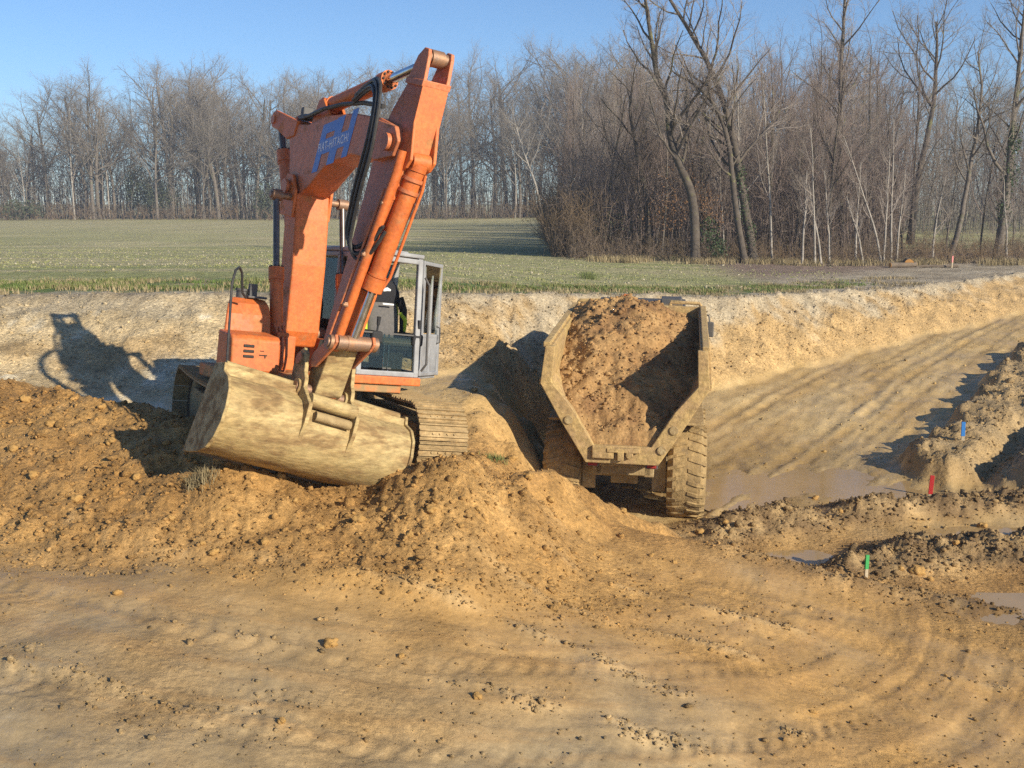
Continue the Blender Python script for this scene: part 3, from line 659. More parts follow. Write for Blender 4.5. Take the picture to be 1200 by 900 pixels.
    m.bar((x1 - .04, y0, zb + .035), (x1 - .04, y1, zb + .035), 0.07); m.bar((xt - .03, y0, zt - .06), (xt - .03, y1, zt - .06), 0.07)
    m.bar((x0 + .04, y0, zt - .06), (x0 + .04, y1, zt - .06), 0.07); m.bar((x0 + .04, y0, 1.75), (x0 + .04, y1, 1.75), 0.06)
    cabf = m.build('cab', 'cab_grey', root, 0.014)
    m = MB(); m.box(((x0 + xt) / 2, (y0 + y1) / 2, zt + 0.015), (xt - x0 + 0.02, y1 - y0 + 0.02, 0.055)); m.box(((x0 + xt) / 2 - .05, (y0 + y1) / 2, zt + 0.055), (xt - x0 - 0.3, y1 - y0 - 0.25, 0.03)); m.build('cab_roof', 'cab_grey', cabf, 0.02)
    m = MB(); m.box((x0 + 0.045, (y0 + y1) / 2, 1.45), (0.03, y1 - y0 - .1, 0.55)); m.box((-0.13, y0 + .02, 1.42), (0.78, 0.03, 0.48)); m.build('cab_panel', 'cab_dark', cabf, 0.01)
    m = MB(); m.box(((x0 + x1) / 2, (y0 + y1) / 2, zb + 0.012), (x1 - x0 - .08, y1 - y0 - .08, 0.02)); m.build('cab_floor', 'cab_dark', cabf)
    def pane(name, c, size, gm, M=None):
        q = MB(); q.box(c, size, M); return q.build(name, gm, cabf)
    lean = math.atan2(0.16, zt - zb); Ml = np.array([[math.cos(lean), 0, -math.sin(lean)], [0, 1, 0], [math.sin(lean), 0, math.cos(lean)]])
    pane('window_pane', (x1 - 0.075, (y0 + y1) / 2, zb + 0.32), (0.006, y1 - y0 - .14, 0.44), 'dusty_glass', Ml)
    pane('window_pane', (x0 + 0.04, (y0 + y1) / 2, 2.22), (0.006, y1 - y0 - .14, 0.86), 'cab_glass')
    pane('window_pane', (0.66, y0 + 0.035, 1.95), (0.62, 0.006, 1.4), 'cab_glass'); pane('window_pane', (-0.14, y0 + 0.035, 2.15), (0.74, 0.006, 1.0), 'cab_glass')
    pane('window_pane', (-0.14, y1 - 0.035, 2.0), (0.74, 0.006, 1.3), 'cab_glass')
    m = MB(); m.bar((x1 - .075, y0 + .05, zb + .56), (x1 - .075, y1 - .05, zb + .56), 0.02, 0.02); m.build('window_bar', 'cab_dark', cabf)
    # open door, swung out on the front pillar
    be = R(50); dv = np.array([-math.cos(be), math.sin(be), 0]); hp = np.array([x1 - 0.06, y1 + 0.03, 0])
    def dp(u, z): return hp + dv * u + np.array([0.0 - 0.10 * (z - zb), 0, z])
    m = MB(); dw = 0.72
    nrm = np.array([dv[1], -dv[0], 0])
    for uu in (0.03, dw - 0.03): m.bar(dp(uu, zb + .02), dp(uu, zt - .03), 0.075, 0.06, nrm)
    for zz in (zb + .05, zt - .06, 1.72): m.bar(dp(0.0, zz), dp(dw, zz), 0.055, 0.07, nrm)
    m.bar(dp(0.36, zb + .02), dp(0.36, zt - .03), 0.05, 0.045, nrm)
    dr = m.build('door', 'cab_grey', root, 0.012)
    m = MB(); m.bar(dp(0.05, 1.42), dp(dw - 0.05, 1.42), 0.02, 0.56, np.array([0, 0, 1.0])); m.build('door_panel', 'cab_grey', dr, 0.008)
    m = MB(); m.bar(dp(0.05, 2.22), dp(dw - 0.05, 2.22), 0.006, 0.92, np.array([0, 0, 1.0])); m.build('window_pane', 'cab_glass', dr)
    m = MB(); m.tube([dp(dw - .12, 1.62) + nrm * .02, dp(dw - .12, 1.64) + nrm * .07, dp(dw - .12, 1.84) + nrm * .07, dp(dw - .12, 1.86) + nrm * .02], 0.012, 8); m.build('door_handle', 'cab_dark', dr, smooth=True)
    m = MB(); m.tube([(x1 + .03, y1 + .02, zb + .1), (x1 + .10, y1 + .05, zb + .2), (x1 - .02, y1 + .05, 2.4), (x1 - .10, y1 + .02, 2.5)], 0.016, 8); m.build('grab_rail', 'cab_dark', root, smooth=True)
    # seat
    sx, sy = 0.70, 1.09
    m = MB(); m.box((sx, sy, 1.36), (0.36, 0.34, 0.36)); m.box((sx + .05, sy, 1.53), (0.46, 0.42, 0.05)); seat = m.build('seat', 'seat_black', root, 0.02)
    m = MB(); m.prism([(sx - .2, 1.55), (sx + .3, 1.55), (sx + .34, 1.60), (sx + .30, 1.67), (sx + .1, 1.65), (sx - .2, 1.66)], sy - .25, sy + .25); m.build('cushion', 'seat_fabric', seat, 0.04, seg=3)
    m = MB()
    ring = []
    for z, hw, th, xo in ((1.62, .20, .06, .02), (1.75, .235, .075, .0), (1.95, .235, .075, -.04), (2.12, .20, .065, -.07), (2.24, .15, .05, -.09), (2.30, .10, .035, -.10)):
        ring.append([(sx - .17 + xo + th * math.cos(a), sy + hw * math.copysign(abs(math.sin(a)) ** .6, math.sin(a)), z) for a in np.linspace(0, 2 * math.pi, 16, endpoint=False)])
    vs = [p for r_ in ring for p in r_]; fs = [(i * 16 + j, i * 16 + (j + 1) % 16, (i + 1) * 16 + (j + 1) % 16, (i + 1) * 16 + j) for i in range(5) for j in range(16)] + [tuple(range(15, -1, -1)), tuple(range(80, 96))]
    m.add(vs, fs); m.build('backrest', 'seat_fabric', seat, smooth=True)
    m = MB(); m.box((sx - .075, sy + .0, 2.10), (0.012, 0.17, 0.022), None); m.build('badge', 'reflective', seat, 0.004)
    for yy in (sy - .34, sy + .27):
        m = MB(); m.box((sx + .12, yy, 1.66), (0.5, 0.16, 0.16)); m.box((sx + .2, yy, 1.50), (0.3, 0.14, 0.2)); m.build('control_console', 'seat_black', seat, 0.03, seg=3)
        m = MB(); m.tube([(sx + .33, yy, 1.72), (sx + .35, yy, 1.84)], 0.014, 8); m.tube([(sx + .35, yy, 1.82), (sx + .355, yy, 1.93)], [0.024, 0.03], 8); m.build('joystick', 'seat_black', seat, smooth=True)
    for yy in (sy - .20, sy - .13):
        m = MB(); m.tube([(1.03, yy, 1.18), (1.01, yy, 1.50), (0.98, yy, 1.72)], 0.011, 8); m.build('travel_lever', 'chrome_rod', root, smooth=True)
        m = MB(); m.box((0.97, yy, 1.22), (0.22, 0.06, 0.03), np.array([[.9, 0, -.43], [0, 1, 0], [.43, 0, .9]])); m.build('pedal', 'cab_dark', root, 0.006)
    # ---- lower boom
    Pv = np.array([0.10, 3.50]); foot = np.array([0.12, 1.60])
    m = MB(); m.prism([(-0.06, 1.52), (0.04, 1.40), (0.28, 1.42), (0.38, 1.62), (0.40, 2.5), (0.36, 3.10), (0.32, 3.42), (-0.02, 3.46), (-0.02, 3.1), (0.0, 2.4)], -0.235, 0.235)
    lb = m.build('lower_boom', 'orange_paint', root, 0.025)
    m = MB()
    for y in (-0.272, 0.232): m.prism([(-0.14, 3.15), (0.30, 3.10), (0.34, 3.45), (0.22, 3.66), (0.02, 3.68), (-0.12, 3.52)], y, y + 0.04)
    m.build('hinge_plate', 'orange_paint', lb, 0.01)
    m = MB(); m.cyl((Pv[0], -0.31, Pv[1]), (Pv[0], 0.31, Pv[1]), 0.075, 20); m.cyl((Pv[0], -0.335, Pv[1]), (Pv[0], -0.30, Pv[1]), 0.10, 20); m.cyl((Pv[0], 0.30, Pv[1]), (Pv[0], 0.335, Pv[1]), 0.10, 20); m.build('hinge_pin', 'worn_orange', lb, smooth=True)
    m = MB(); m.cyl((foot[0], -0.40, foot[1]), (foot[0], 0.40, foot[1]), 0.09, 20); m.build('foot_pin', 'pin_steel', lb, smooth=True)
    # ---- upper boom with the lug for the adjusting cylinder
    up = [(-0.20, 4.20), (-0.16, 4.36), (0.40, 4.30), (0.95, 4.36), (1.70, 4.33), (2.45, 4.21), (2.84, 4.08), (2.94, 3.92), (2.86, 3.76), (2.55, 3.70), (1.75, 3.83), (1.10, 3.76), (0.60, 3.50), (0.26, 3.38), (-0.04, 3.38), (-0.08, 3.60), (-0.12, 3.90)]
    m = MB(); m.prism(up, -0.20, 0.20); ub = m.build('upper_boom', 'worn_orange', root, 0.02)
    m = MB()
    for y in (-0.22, 0.11): m.prism([(-0.80, 4.36), (-0.86, 4.46), (-0.80, 4.56), (-0.68, 4.58), (0.10, 4.37), (0.0, 4.18), (-0.25, 4.16), (-0.66, 4.33)], y, y + 0.05)
    m.prism([(-0.28, 4.22), (-0.2, 4.45), (0.1, 4.36), (0.1, 4.2)], -0.11, 0.11)
    m.build('lug', 'orange_paint', ub, 0.012)
    m = MB(); m.cyl((-0.75, -0.24, 4.46), (-0.75, 0.19, 4.46), 0.06, 18); m.build('lug_pin', 'worn_orange', ub, smooth=True)
    m = MB()
    for y in (-0.13, 0.09): m.prism([(0.30, 4.28), (0.52, 4.62), (0.66, 4.62), (0.92, 4.34)], y, y + 0.04)
    m.build('cylinder_bracket', 'orange_paint', ub, 0.01)
    m = MB(); m.tube([(0.95, -0.24, 4.44), (1.4, -0.2, 4.46), (2.0, -0.2, 4.42), (2.5, -0.2, 4.33)], 0.028, 8); m.tube([(-0.1, -0.12, 4.44), (0.4, -0.18, 4.42), (0.95, -0.24, 4.44)], 0.028, 8); m.build('hose_bundle', 'black_rubber', ub, smooth=True)
    m = MB(); m.box((-0.02, -0.05, 4.50), (0.10, 0.14, 0.16)); m.box((0.12, -0.08, 4.43), (0.22, 0.2, 0.06)); m.build('valve_block', 'cab_dark', ub, 0.01)
    # emblem on the side of the boom: two slanted blue capitals with white lettering across
    def side(name, polys, mt, depth):
        q = MB()
        for p in polys: q.prism(p, -0.2002 - depth, -0.201)
        return q.build(name, mt, ub)
    ox, oz, sh, sc = 0.66, 3.66, 0.42, 0.62
    slope = 0.10
    def lg(u, v): return (ox + u * sc * 1.55 + v * sh * sc, oz + v * sc + u * sc * 1.55 * slope)
    side('emblem', [[lg(*p) for p in q] for q in (
        [(0, 0), (.17, 0), (.17, .95), (0, .95)], [(.17, .74), (.42, .74), (.42, .95), (.17, .95)], [(.17, .33), (.42, .33), (.42, .63), (.17, .63)],
        [(.42, .06), (.64, .06), (.64, .97), (.42, .97)], [(.64, .33), (.84, .33), (.84, .63), (.64, .63)], [(.84, .10), (1.0, .10), (1.0, 1.0), (.84, 1.0)])], 'logo_blue', 0.004)
    fc = bpy.data.curves.new('lettering', 'FONT'); fc.body = 'FIAT-HITACHI'; fc.size = 0.15; fc.offset = 0.001; fc.space_character = 1.18; fc.extrude = 0.001; fc.shear = 0.12
    fo = bpy.data.objects.new('lettering', fc); COL.objects.link(fo)
    dg = bpy.context.evaluated_depsgraph_get(); tm = bpy.data.meshes.new_from_object(fo.evaluated_get(dg)); bpy.data.objects.remove(fo)
    tm.transform(Matrix.Translation((-0.0, 0, 0)))
    o = link('lettering', tm, 'letter_white', ub)
    wtxt = max(v.co.x for v in tm.vertices); ang = math.atan(slope)
    a0 = lg(.04, .40); a1 = lg(.94, .40); k = math.hypot(a1[0] - a0[0], a1[1] - a0[1]) / wtxt
    M = Matrix.Identity(4); M[0][0] = math.cos(ang) * k; M[2][0] = math.sin(ang) * k; M[0][1] = -math.sin(ang); M[2][1] = math.cos(ang); M[1][2] = -1; M[1][1] = 0; M[2][2] = 0
    M[0][3] = a0[0]; M[1][3] = -0.2062; M[2][3] = a0[1]
    o.matrix_local = M
    side('warning_mark', [[(2.28, 3.93), (2.50, 3.97), (2.50, 3.99), (2.28, 3.95)], [(2.38, 3.97), (2.45, 4.05), (2.47, 4.04), (2.41, 3.97)], [(2.30, 3.96), (2.33, 4.0), (2.36, 4.0), (2.34, 3.96)]], 'mark_red', 0.003)
    # ---- stick (turned a few degrees on its pin as it hangs)
    Q = np.array([2.79, 3.90]); T = np.array([3.00, 4.98]); B = np.array([2.14, 0.98])
    e = (T - B) / np.linalg.norm(T - B); nn = np.array([e[1], -e[0]]); LS = float(np.linalg.norm(T - B))
    skew = math.tan(R(8.5)); tq = float((Q - B) @ e)
    sg = bpy.data.objects.new('stick', None)
    bpy.data.objects.remove(sg)
    def sp(t, w): q = B + e * t + nn * w; return (float(q[0]), float(q[1]))
    def shear(m, k=1.0):                               # sideways lean of everything that hangs on the stick
        out = []
        for x, y, z in m.v:
            t = (np.array([x, z]) - B) @ e; out.append((x, y + (t - tq) * skew * k, z))
        m.v = out; return m
    prof = [(0.0, -0.14), (-0.10, 0.0), (0.0, 0.12), (0.35, 0.13), (1.3, 0.17), (2.40, 0.30), (2.55, 0.33), (2.95, 0.34), (3.40, 0.26), (3.72, 0.20), (3.72, -0.17), (3.35, -0.34), (3.05, -0.42), (2.72, -0.40), (1.6, -0.24), (0.6, -0.16)]
    m = MB(); m.prism([sp(*p) for p in prof], -0.145, 0.145); st = shear(m).build('stick', 'worn_orange', root, 0.02)
    # outer (front) flange plate, brighter
    m = MB(); m.prism([sp(*p) for p in ((2.40, .325), (2.40, .335), (2.95, .352), (3.40, .272), (3.735, .21), (3.735, .19), (3.4, .25), (2.95, .33))], -0.165, 0.165); shear(m).build('flange', 'orange_paint', st, 0.006)
    m = MB(); m.prism([sp(*p) for p in ((0.28, .11), (0.28, .135), (1.3, .178), (2.40, .325), (2.40, .30), (1.3, .155))], -0.165, 0.165); shear(m).build('flange', 'orange_paint', st, 0.006)
    m = MB()                                             # clevis at the tail
    for y in (-0.165, 0.125): m.prism([sp(*p) for p in ((3.68, -.19), (3.98, -.12), (4.08, -.02), (4.07, .08), (4.0, .12), (3.68, .215))], y, y + 0.045)
    m.prism([sp(*p) for p in ((3.66, -.19), (3.735, -.19), (3.735, .225), (3.66, .225))], -0.18, 0.18)
    shear(m).build('tail_clevis', 'worn_orange', st, 0.01)
    m = MB(); m.cyl((*sp(3.98, 0.0)[:1], -0.16, sp(3.98, 0)[1]), (sp(3.98, 0)[0], 0.16, sp(3.98, 0)[1]), 0.075, 18); shear(m).build('tail_pin', 'pin_steel', st, smooth=True)
    m = MB(); m.cyl((Q[0], -0.30, Q[1]), (Q[0], 0.30, Q[1]), 0.10, 20); m.build('stick_pin', 'worn_orange', root, smooth=True)
    m = MB()                                             # plates of the boom nose that hold the stick
    for y in (-0.24, 0.20): m.prism([(2.45, 3.72), (2.9, 3.74), (3.0, 3.9), (2.9, 4.07), (2.45, 4.18)], y, y + 0.04)
    m.build('nose_plate', 'worn_orange', ub, 0.01)
    m = MB()                                             # ears for the bucket cylinder
    for y in (-0.165, 0.125): m.prism([sp(*p) for p in ((2.72, .33), (2.78, .44), (2.88, .49), (2.98, .44), (3.30, .28))], y, y + 0.04)
    shear(m).build('cylinder_ear', 'orange_paint', st, 0.01)
    # lower end, earth polished
    m = MB(); m.prism([sp(*p) for p in ((0.02, -.155), (-0.11, 0.0), (0.02, .135), (0.30, .145), (0.62, .160), (0.62, -.175), (0.3, -.165))], -0.175, 0.175); shear(m).build('stick_foot', 'bucket_steel', st, 0.015)
    def sh3(x, y, z): t = (np.array([x, z]) - B) @ e; return np.array([x, y + (t - tq) * skew, z])
    # ---- cylinders
    for y in (-0.47, 0.47):
        hydraulic(root, 'lift_cylinder', (0.72, y, 1.22), (0.22, y, 3.36), 0.085, 0.042, 0.56)
        m = MB(); m.cyl((0.22, y * 0.55, 3.36), (0.22, y * 1.19, 3.36), 0.045, 16); m.build('cylinder_pin', 'pin_steel', root, smooth=True)
    hydraulic(root, 'adjusting_cylinder', (-0.02, 0.0, 2.35), (-0.75, -0.12, 4.46), 0.085, 0.045, 0.80, barrelmat='worn_orange')
    tl = sh3(*[sp(3.98, 0.0)[0], 0, sp(3.98, 0.0)[1]])
    hydraulic(root, 'stick_cylinder', (0.59, 0, 4.55), tl, 0.10, 0.055, 0.60, rodmat='chrome_rod')
    cT = sp(2.86, 0.40); cB = (2.56, 1.62); pT = sh3(cT[0], 0, cT[1]); pB = sh3(cB[0], 0, cB[1])
    bc = hydraulic(root, 'bucket_cylinder', pT, pB, 0.10, 0.052, 0.70, rodmat='chrome_rod')
    d = (pB - pT) / np.linalg.norm(pB - pT); m = MB()
    for k in (0.20, 0.34): m.cyl(pT + d * k - d * 0.02, pT + d * k + d * 0.02, 0.118, 20)
    m.build('cylinder_band', 'worn_orange', bc, smooth=True)
    m = MB(); m.tube([pT + d * 0.15 + np.array([0, .14, .02]), pT + d * 0.3 + np.array([0, .165, 0]), pT + d * 1.35 + np.array([0, .165, 0]), pT + d * 1.5 + np.array([0, .12, 0])], 0.018, 8); m.build('cylinder_pipe', 'orange_paint', bc, smooth=True)
    # steel pipes down the stick, clamps and hoses
    def spt(t, w, y): q = sp(t, w); return sh3(q[0], y, q[1])
    m = MB(); m.tube([spt(2.95, .36, -.22), spt(2.7, .36, -.20), spt(1.2, .23, -.155), spt(0.60, .20, -.15)], [0.05, 0.055, 0.055, 0.05], 12); m.build('hydraulic_pipe', 'orange_paint', root, smooth=True)
    m = MB(); m.tube([spt(2.5, .24, -.215), spt(1.2, .14, -.215), spt(0.60, .1, -.215)], 0.016, 8); m.build('hydraulic_pipe', 'worn_orange', root, smooth=True)
    for t in (0.75, 1.15, 1.75, 2.35):
        m = MB(); w = 0.14 + 0.075 * t
        q = spt(t, w, -.19); m.box(q, (0.07, 0.10, 0.05)); m.cyl(spt(t, w + .02, -.255), spt(t, w + .02, -.20), 0.02, 8); m.build('pipe_clamp', 'pin_steel', root, 0.006)
    hose = [[(1.75, -.22, 4.44), (2.2, -.30, 4.50), (2.6, -.40, 4.47), (2.80, -.46, 4.25), (2.74, -.47, 3.92), (2.55, -.46, 3.5), (2.40, -.44, 3.15), (2.33, -.42, 2.88), (2.44, -.38, 2.72), (2.66, -.32, 2.80), (2.84, -.26, 3.04)]]
    for k in range(5):
        o_ = 0.040 * k
        pts = [np.array(p) + np.array([o_ * 1.1, -0.02 * (k % 2) - 0.008 * k, o_ * 0.55 if i < 4 else -o_ * 0.9 + 0.02 * (k % 2)]) for i, p in enumerate(hose[0])]
        P = []
        for i in range(len(pts) - 1):
            a, b, c, d_ = pts[max(i - 1, 0)], pts[i], pts[i + 1], pts[min(i + 2, len(pts) - 1)]
            for s in (0, .25, .5, .75): P.append(0.5 * (2 * b + (c - a) * s + (2 * a - 5 * b + 4 * c - d_) * s * s + (3 * b - a - 3 * c + d_) * s ** 3))
        P.append(pts[-1])
        q = MB(); q.tube(P, 0.021, 8); q.build('hydraulic_hose', 'black_rubber', root, smooth=True)
    # ---- linkage
    for y in (-0.255, 0.215):
        m = MB()
        hk = np.array(sp(0.42, 0.0)); pb = np.array(cB)
        dlt = pb - hk; L_ = np.linalg.norm(dlt); dn = dlt / L_; pe = np.array([-dn[1], dn[0]])
        m.prism([tuple(hk - dn * .09 + pe * .05), tuple(hk - dn * .09 - pe * .05), tuple(hk - pe * .10), tuple(pb - pe * .085), tuple(pb + dn * .09 - pe * .05), tuple(pb + dn * .09 + pe * .05), tuple(pb + pe * .085), tuple(hk + pe * .10)], y, y + 0.04)
        shear(m).build('link_arm', 'worn_orange', root, 0.012)
    m = MB(); m.cyl((cB[0], -0.32, cB[1]), (cB[0], 0.32, cB[1]), 0.055, 20); m.cyl((cB[0], 0.25, cB[1]), (cB[0], 0.30, cB[1]), 0.085, 20); m.cyl((cB[0], -0.20, cB[1]), (cB[0], 0.20, cB[1]), 0.085, 20); m.cyl((cB[0], -0.30, cB[1]), (cB[0], -0.26, cB[1]), 0.085, 20)
    shear(m).build('link_pin', 'pin_steel', root, smooth=True)
    # ---- bucket, tilted on its coupler
    Lp = np.array([2.12, -1.76, 0.80]); Rp = np.array([2.06, 0.56, 0.27])
    ax = (Rp - Lp); BW = float(np.linalg.norm(ax)); ax = ax / BW
    fw = np.array([1.0, 0, 0.02]); fw = fw - ax * (fw @ ax); fw /= np.linalg.norm(fw); upv = np.cross(fw, ax)
    Bc = (Lp + Rp) / 2
    def bp(u, s, v): return Bc + fw * u + ax * s + upv * v
    outer = [(-0.14, 0.44), (0.10, 0.47), (0.13, 0.38), (0.29, 0.33), (0.40, 0.22), (0.455, 0.05), (0.45, -0.12), (0.385, -0.29), (0.26, -0.42), (0.08, -0.495), (-0.14, -0.53), (-0.30, -0.55)]
    inner = [(-0.14, 0.41), (0.08, 0.43), (0.10, 0.34), (0.26, 0.295), (0.365, 0.20), (0.415, 0.05), (0.41, -0.11), (0.35, -0.265), (0.235, -0.385), (0.06, -0.455), (-0.14, -0.49), (-0.30, -0.535)]
    n = len(outer); hw = BW / 2; m = MB()
    ss = np.linspace(-hw, hw, 15)
    vs = []; fs = []
    for i, s_ in enumerate(ss):
        dent = lambda k: 0.006 * math.sin(7.0 * s_ + k * 1.7) + 0.004 * math.sin(17 * s_ + k)
        vs += [bp(p[0] + dent(j), s_, p[1] + dent(j + 5)) for j, p in enumerate(outer)] + [bp(p[0], s_, p[1]) for p in inner]
    K = 2 * n; loop = list(range(n)) + list(range(2 * n - 1, n - 1, -1))
    for i in range(14):
        for a, b in zip(loop, loop[1:] + loop[:1]): fs.append((i * K + a, i * K + b, (i + 1) * K + b, (i + 1) * K + a))
    for b_ in (0, 14): fs.append(tuple(b_ * K + q for q in loop))
    m.add(vs, fs); bk = m.build('bucket', 'bucket_steel', root, smooth=True)
    for s0, s1 in ((-hw - 0.035, -hw + 0.004), (hw - 0.004, hw + 0.035)):
        big = [(-0.16, 0.47), (0.11, 0.50), (0.15, 0.41), (0.31, 0.355), (0.425, 0.235), (0.48, 0.05), (0.475, -0.13), (0.405, -0.305), (0.275, -0.445), (0.09, -0.52), (-0.14, -0.56), (-0.33, -0.58)]
        q = MB(); nn_ = len(big)
        q.add([bp(u_, s0, v_) for u_, v_ in big] + [bp(u_, s1, v_) for u_, v_ in big], [tuple(range(nn_)), tuple(range(2 * nn_ - 1, nn_ - 1, -1))] + [(i, i + nn_, (i + 1) % nn_ + nn_, (i + 1) % nn_) for i in range(nn_)])
        q.build('end_plate', 'bucket_steel', bk, 0.008)
    q = MB(); q.add([bp(u_, s_, v_) for s_ in (-hw, hw) for u_, v_ in ((-0.28, -.536), (-0.28, -.572), (-0.46, -.578), (-0.46, -.568))], [(0, 1, 2, 3), (7, 6, 5, 4), (0, 4, 5, 1), (1, 5, 6, 2), (2, 6, 7, 3), (3, 7, 4, 0)]); q.build('cutting_edge', 'dark_steel', bk)
    q = MB(); q.tube([bp(-0.02, -hw + .03, 0.475), bp(-0.02, hw - .03, 0.475)], 0.05, 14); q.build('stiffener_tube', 'bucket_steel', bk, smooth=True)
    # hanger plates in line with the stick
    sB = sh3(B[0], 0, B[1]); s_mid = float((sB - Bc) @ ax)
    def inb(p): dd_ = np.array(p) - Bc; return float(dd_ @ fw), float(dd_ @ upv)
    ub_, vb_ = inb(sB); ul_, vl_ = inb(sh3(cB[0], 0, cB[1]))
    for so_ in (-0.34, 0.285):
        big = [(0.44, -0.16), (0.50, 0.10), (0.48, 0.32), (ub_ + 0.16, vb_ + 0.02), (ub_ + 0.13, vb_ + 0.12), (ub_ + 0.06, vb_ + 0.2), (ub_ - 0.02, vb_ + 0.40), (ub_ - 0.12, vb_ + 0.47), (ub_ - 0.24, vb_ + 0.40), (ub_ - 0.27, vb_ + 0.22), (ub_ - 0.2, vb_ + 0.0), (-0.02, 0.44), (0.11, 0.40), (0.28, 0.28), (0.40, 0.05)]
        q = MB(); nn_ = len(big); s0 = s_mid + so_; s1 = s0 + 0.05
        q.add([bp(u_, s0, v_) for u_, v_ in big] + [bp(u_, s1, v_) for u_, v_ in big], [tuple(range(nn_)), tuple(range(2 * nn_ - 1, nn_ - 1, -1))] + [(i, i + nn_, (i + 1) % nn_ + nn_, (i + 1) % nn_) for i in range(nn_)])
        q.build('hanger_plate', 'bucket_steel', bk, 0.008)
        q = MB(); c0 = bp(ub_, s0 - 0.03, vb_); c1 = bp(ub_, s1 + 0.03, vb_); q.cyl(c0, c1, 0.10, 20); q.build('pin_boss', 'bucket_steel', bk, smooth=True)
        q = MB(); c0 = bp(ub_ - .13, s0 - 0.03, vb_ + .33); c1 = bp(ub_ - .13, s1 + 0.03, vb_ + .33); q.cyl(c0, c1, 0.07, 20); q.build('pin_boss', 'pin_steel', bk, smooth=True)
    q = MB(); q.cyl(bp(ub_, s_mid - .38, vb_), bp(ub_, s_mid + .38, vb_), 0.065, 18); q.build('bucket_pin', 'pin_steel', bk, smooth=True)
    q = MB(); q.cyl(bp(0.38, s_mid - .30, 0.36), bp(0.38, s_mid + .30, 0.36), 0.085, 18); q.build('coupler_tube', 'bucket_steel', bk, smooth=True)
    q = MB(); q.cyl(bp(0.46, s_mid - .22, 0.2), bp(0.46, s_mid + .24, 0.2), 0.055, 18); q.build('tilt_cylinder', 'mud_steel', bk, smooth=True)
    return root

def build_jacket():
    # hi-vis work jacket hung over the seat back
    sx, sy = 0.70, 1.09
    def W_(p): p = np.array(p); return EX_O + EX_H * p[0] + EX_S * p[1] + EX_N * p[2]
    root = local_empty('jacket', W_((sx - .25, sy, 1.7)), EX_H, EX_S, EX_N)
    tag(root, 'black and yellow-green work jacket hung over the seat in the excavator cab', 'jacket')
    def ringmesh(rows, n=20):
        m = MB(); vs = []
        for z, hw, th, xo, pw in rows:
            for a in np.linspace(0, 2 * math.pi, n, endpoint=False):
                w = 1 + 0.06 * math.sin(5 * a + z * 9)
                vs.append((xo + th * math.cos(a) * w, hw * math.copysign(abs(math.sin(a)) ** pw, math.sin(a)) * w, z))
        k = len(rows)
        m.add(vs, [(i * n + j, i * n + (j + 1) % n, (i + 1) * n + (j + 1) % n, (i + 1) * n + j) for i in range(k - 1) for j in range(n)] + [tuple(range(n - 1, -1, -1)), tuple(range((k - 1) * n, k * n))]); return m
    ringmesh([(0.42, .27, .10, -.02, .7), (0.55, .26, .13, -.02, .7), (0.66, .20, .12, -.03, .8), (0.73, .12, .09, -.05, .9), (0.76, .05, .04, -.06, 1)]).build('collar', 'jacket_black', root, smooth=True)
    ringmesh([(-0.12, .285, .05, -.06, .6), (0.10, .29, .06, -.06, .6), (0.32, .285, .07, -.06, .6), (0.44, .26, .08, -.05, .7)]).build('back', 'hivis', root, smooth=True)
    for s in (-1, 1):
        m = MB(); m.tube([(0.03, s * .24, 0.50), (0.08, s * .29, 0.34), (0.10, s * .30, 0.12), (0.12, s * .28, -.08)], [.06, .055, .05, .042], 10); m.build('sleeve', 'jacket_black' if s > 0 else 'hivis', root, smooth=True)
    m = MB(); m.tube([(0.09, .245, 0.30), (0.145, .30, 0.2), (0.15, .30, 0.05)], [.03, .03, .02], 8); m.build('sleeve_panel', 'hivis', root, smooth=True)
    m = MB(); m.tube([(0.10, -.06, 0.58), (0.105, .0, 0.60), (0.10, .05, 0.59)], [.02, .03, .015], 8); m.build('label_patch', 'reflective', root, smooth=True)
EXC = build_excavator(); build_jacket()
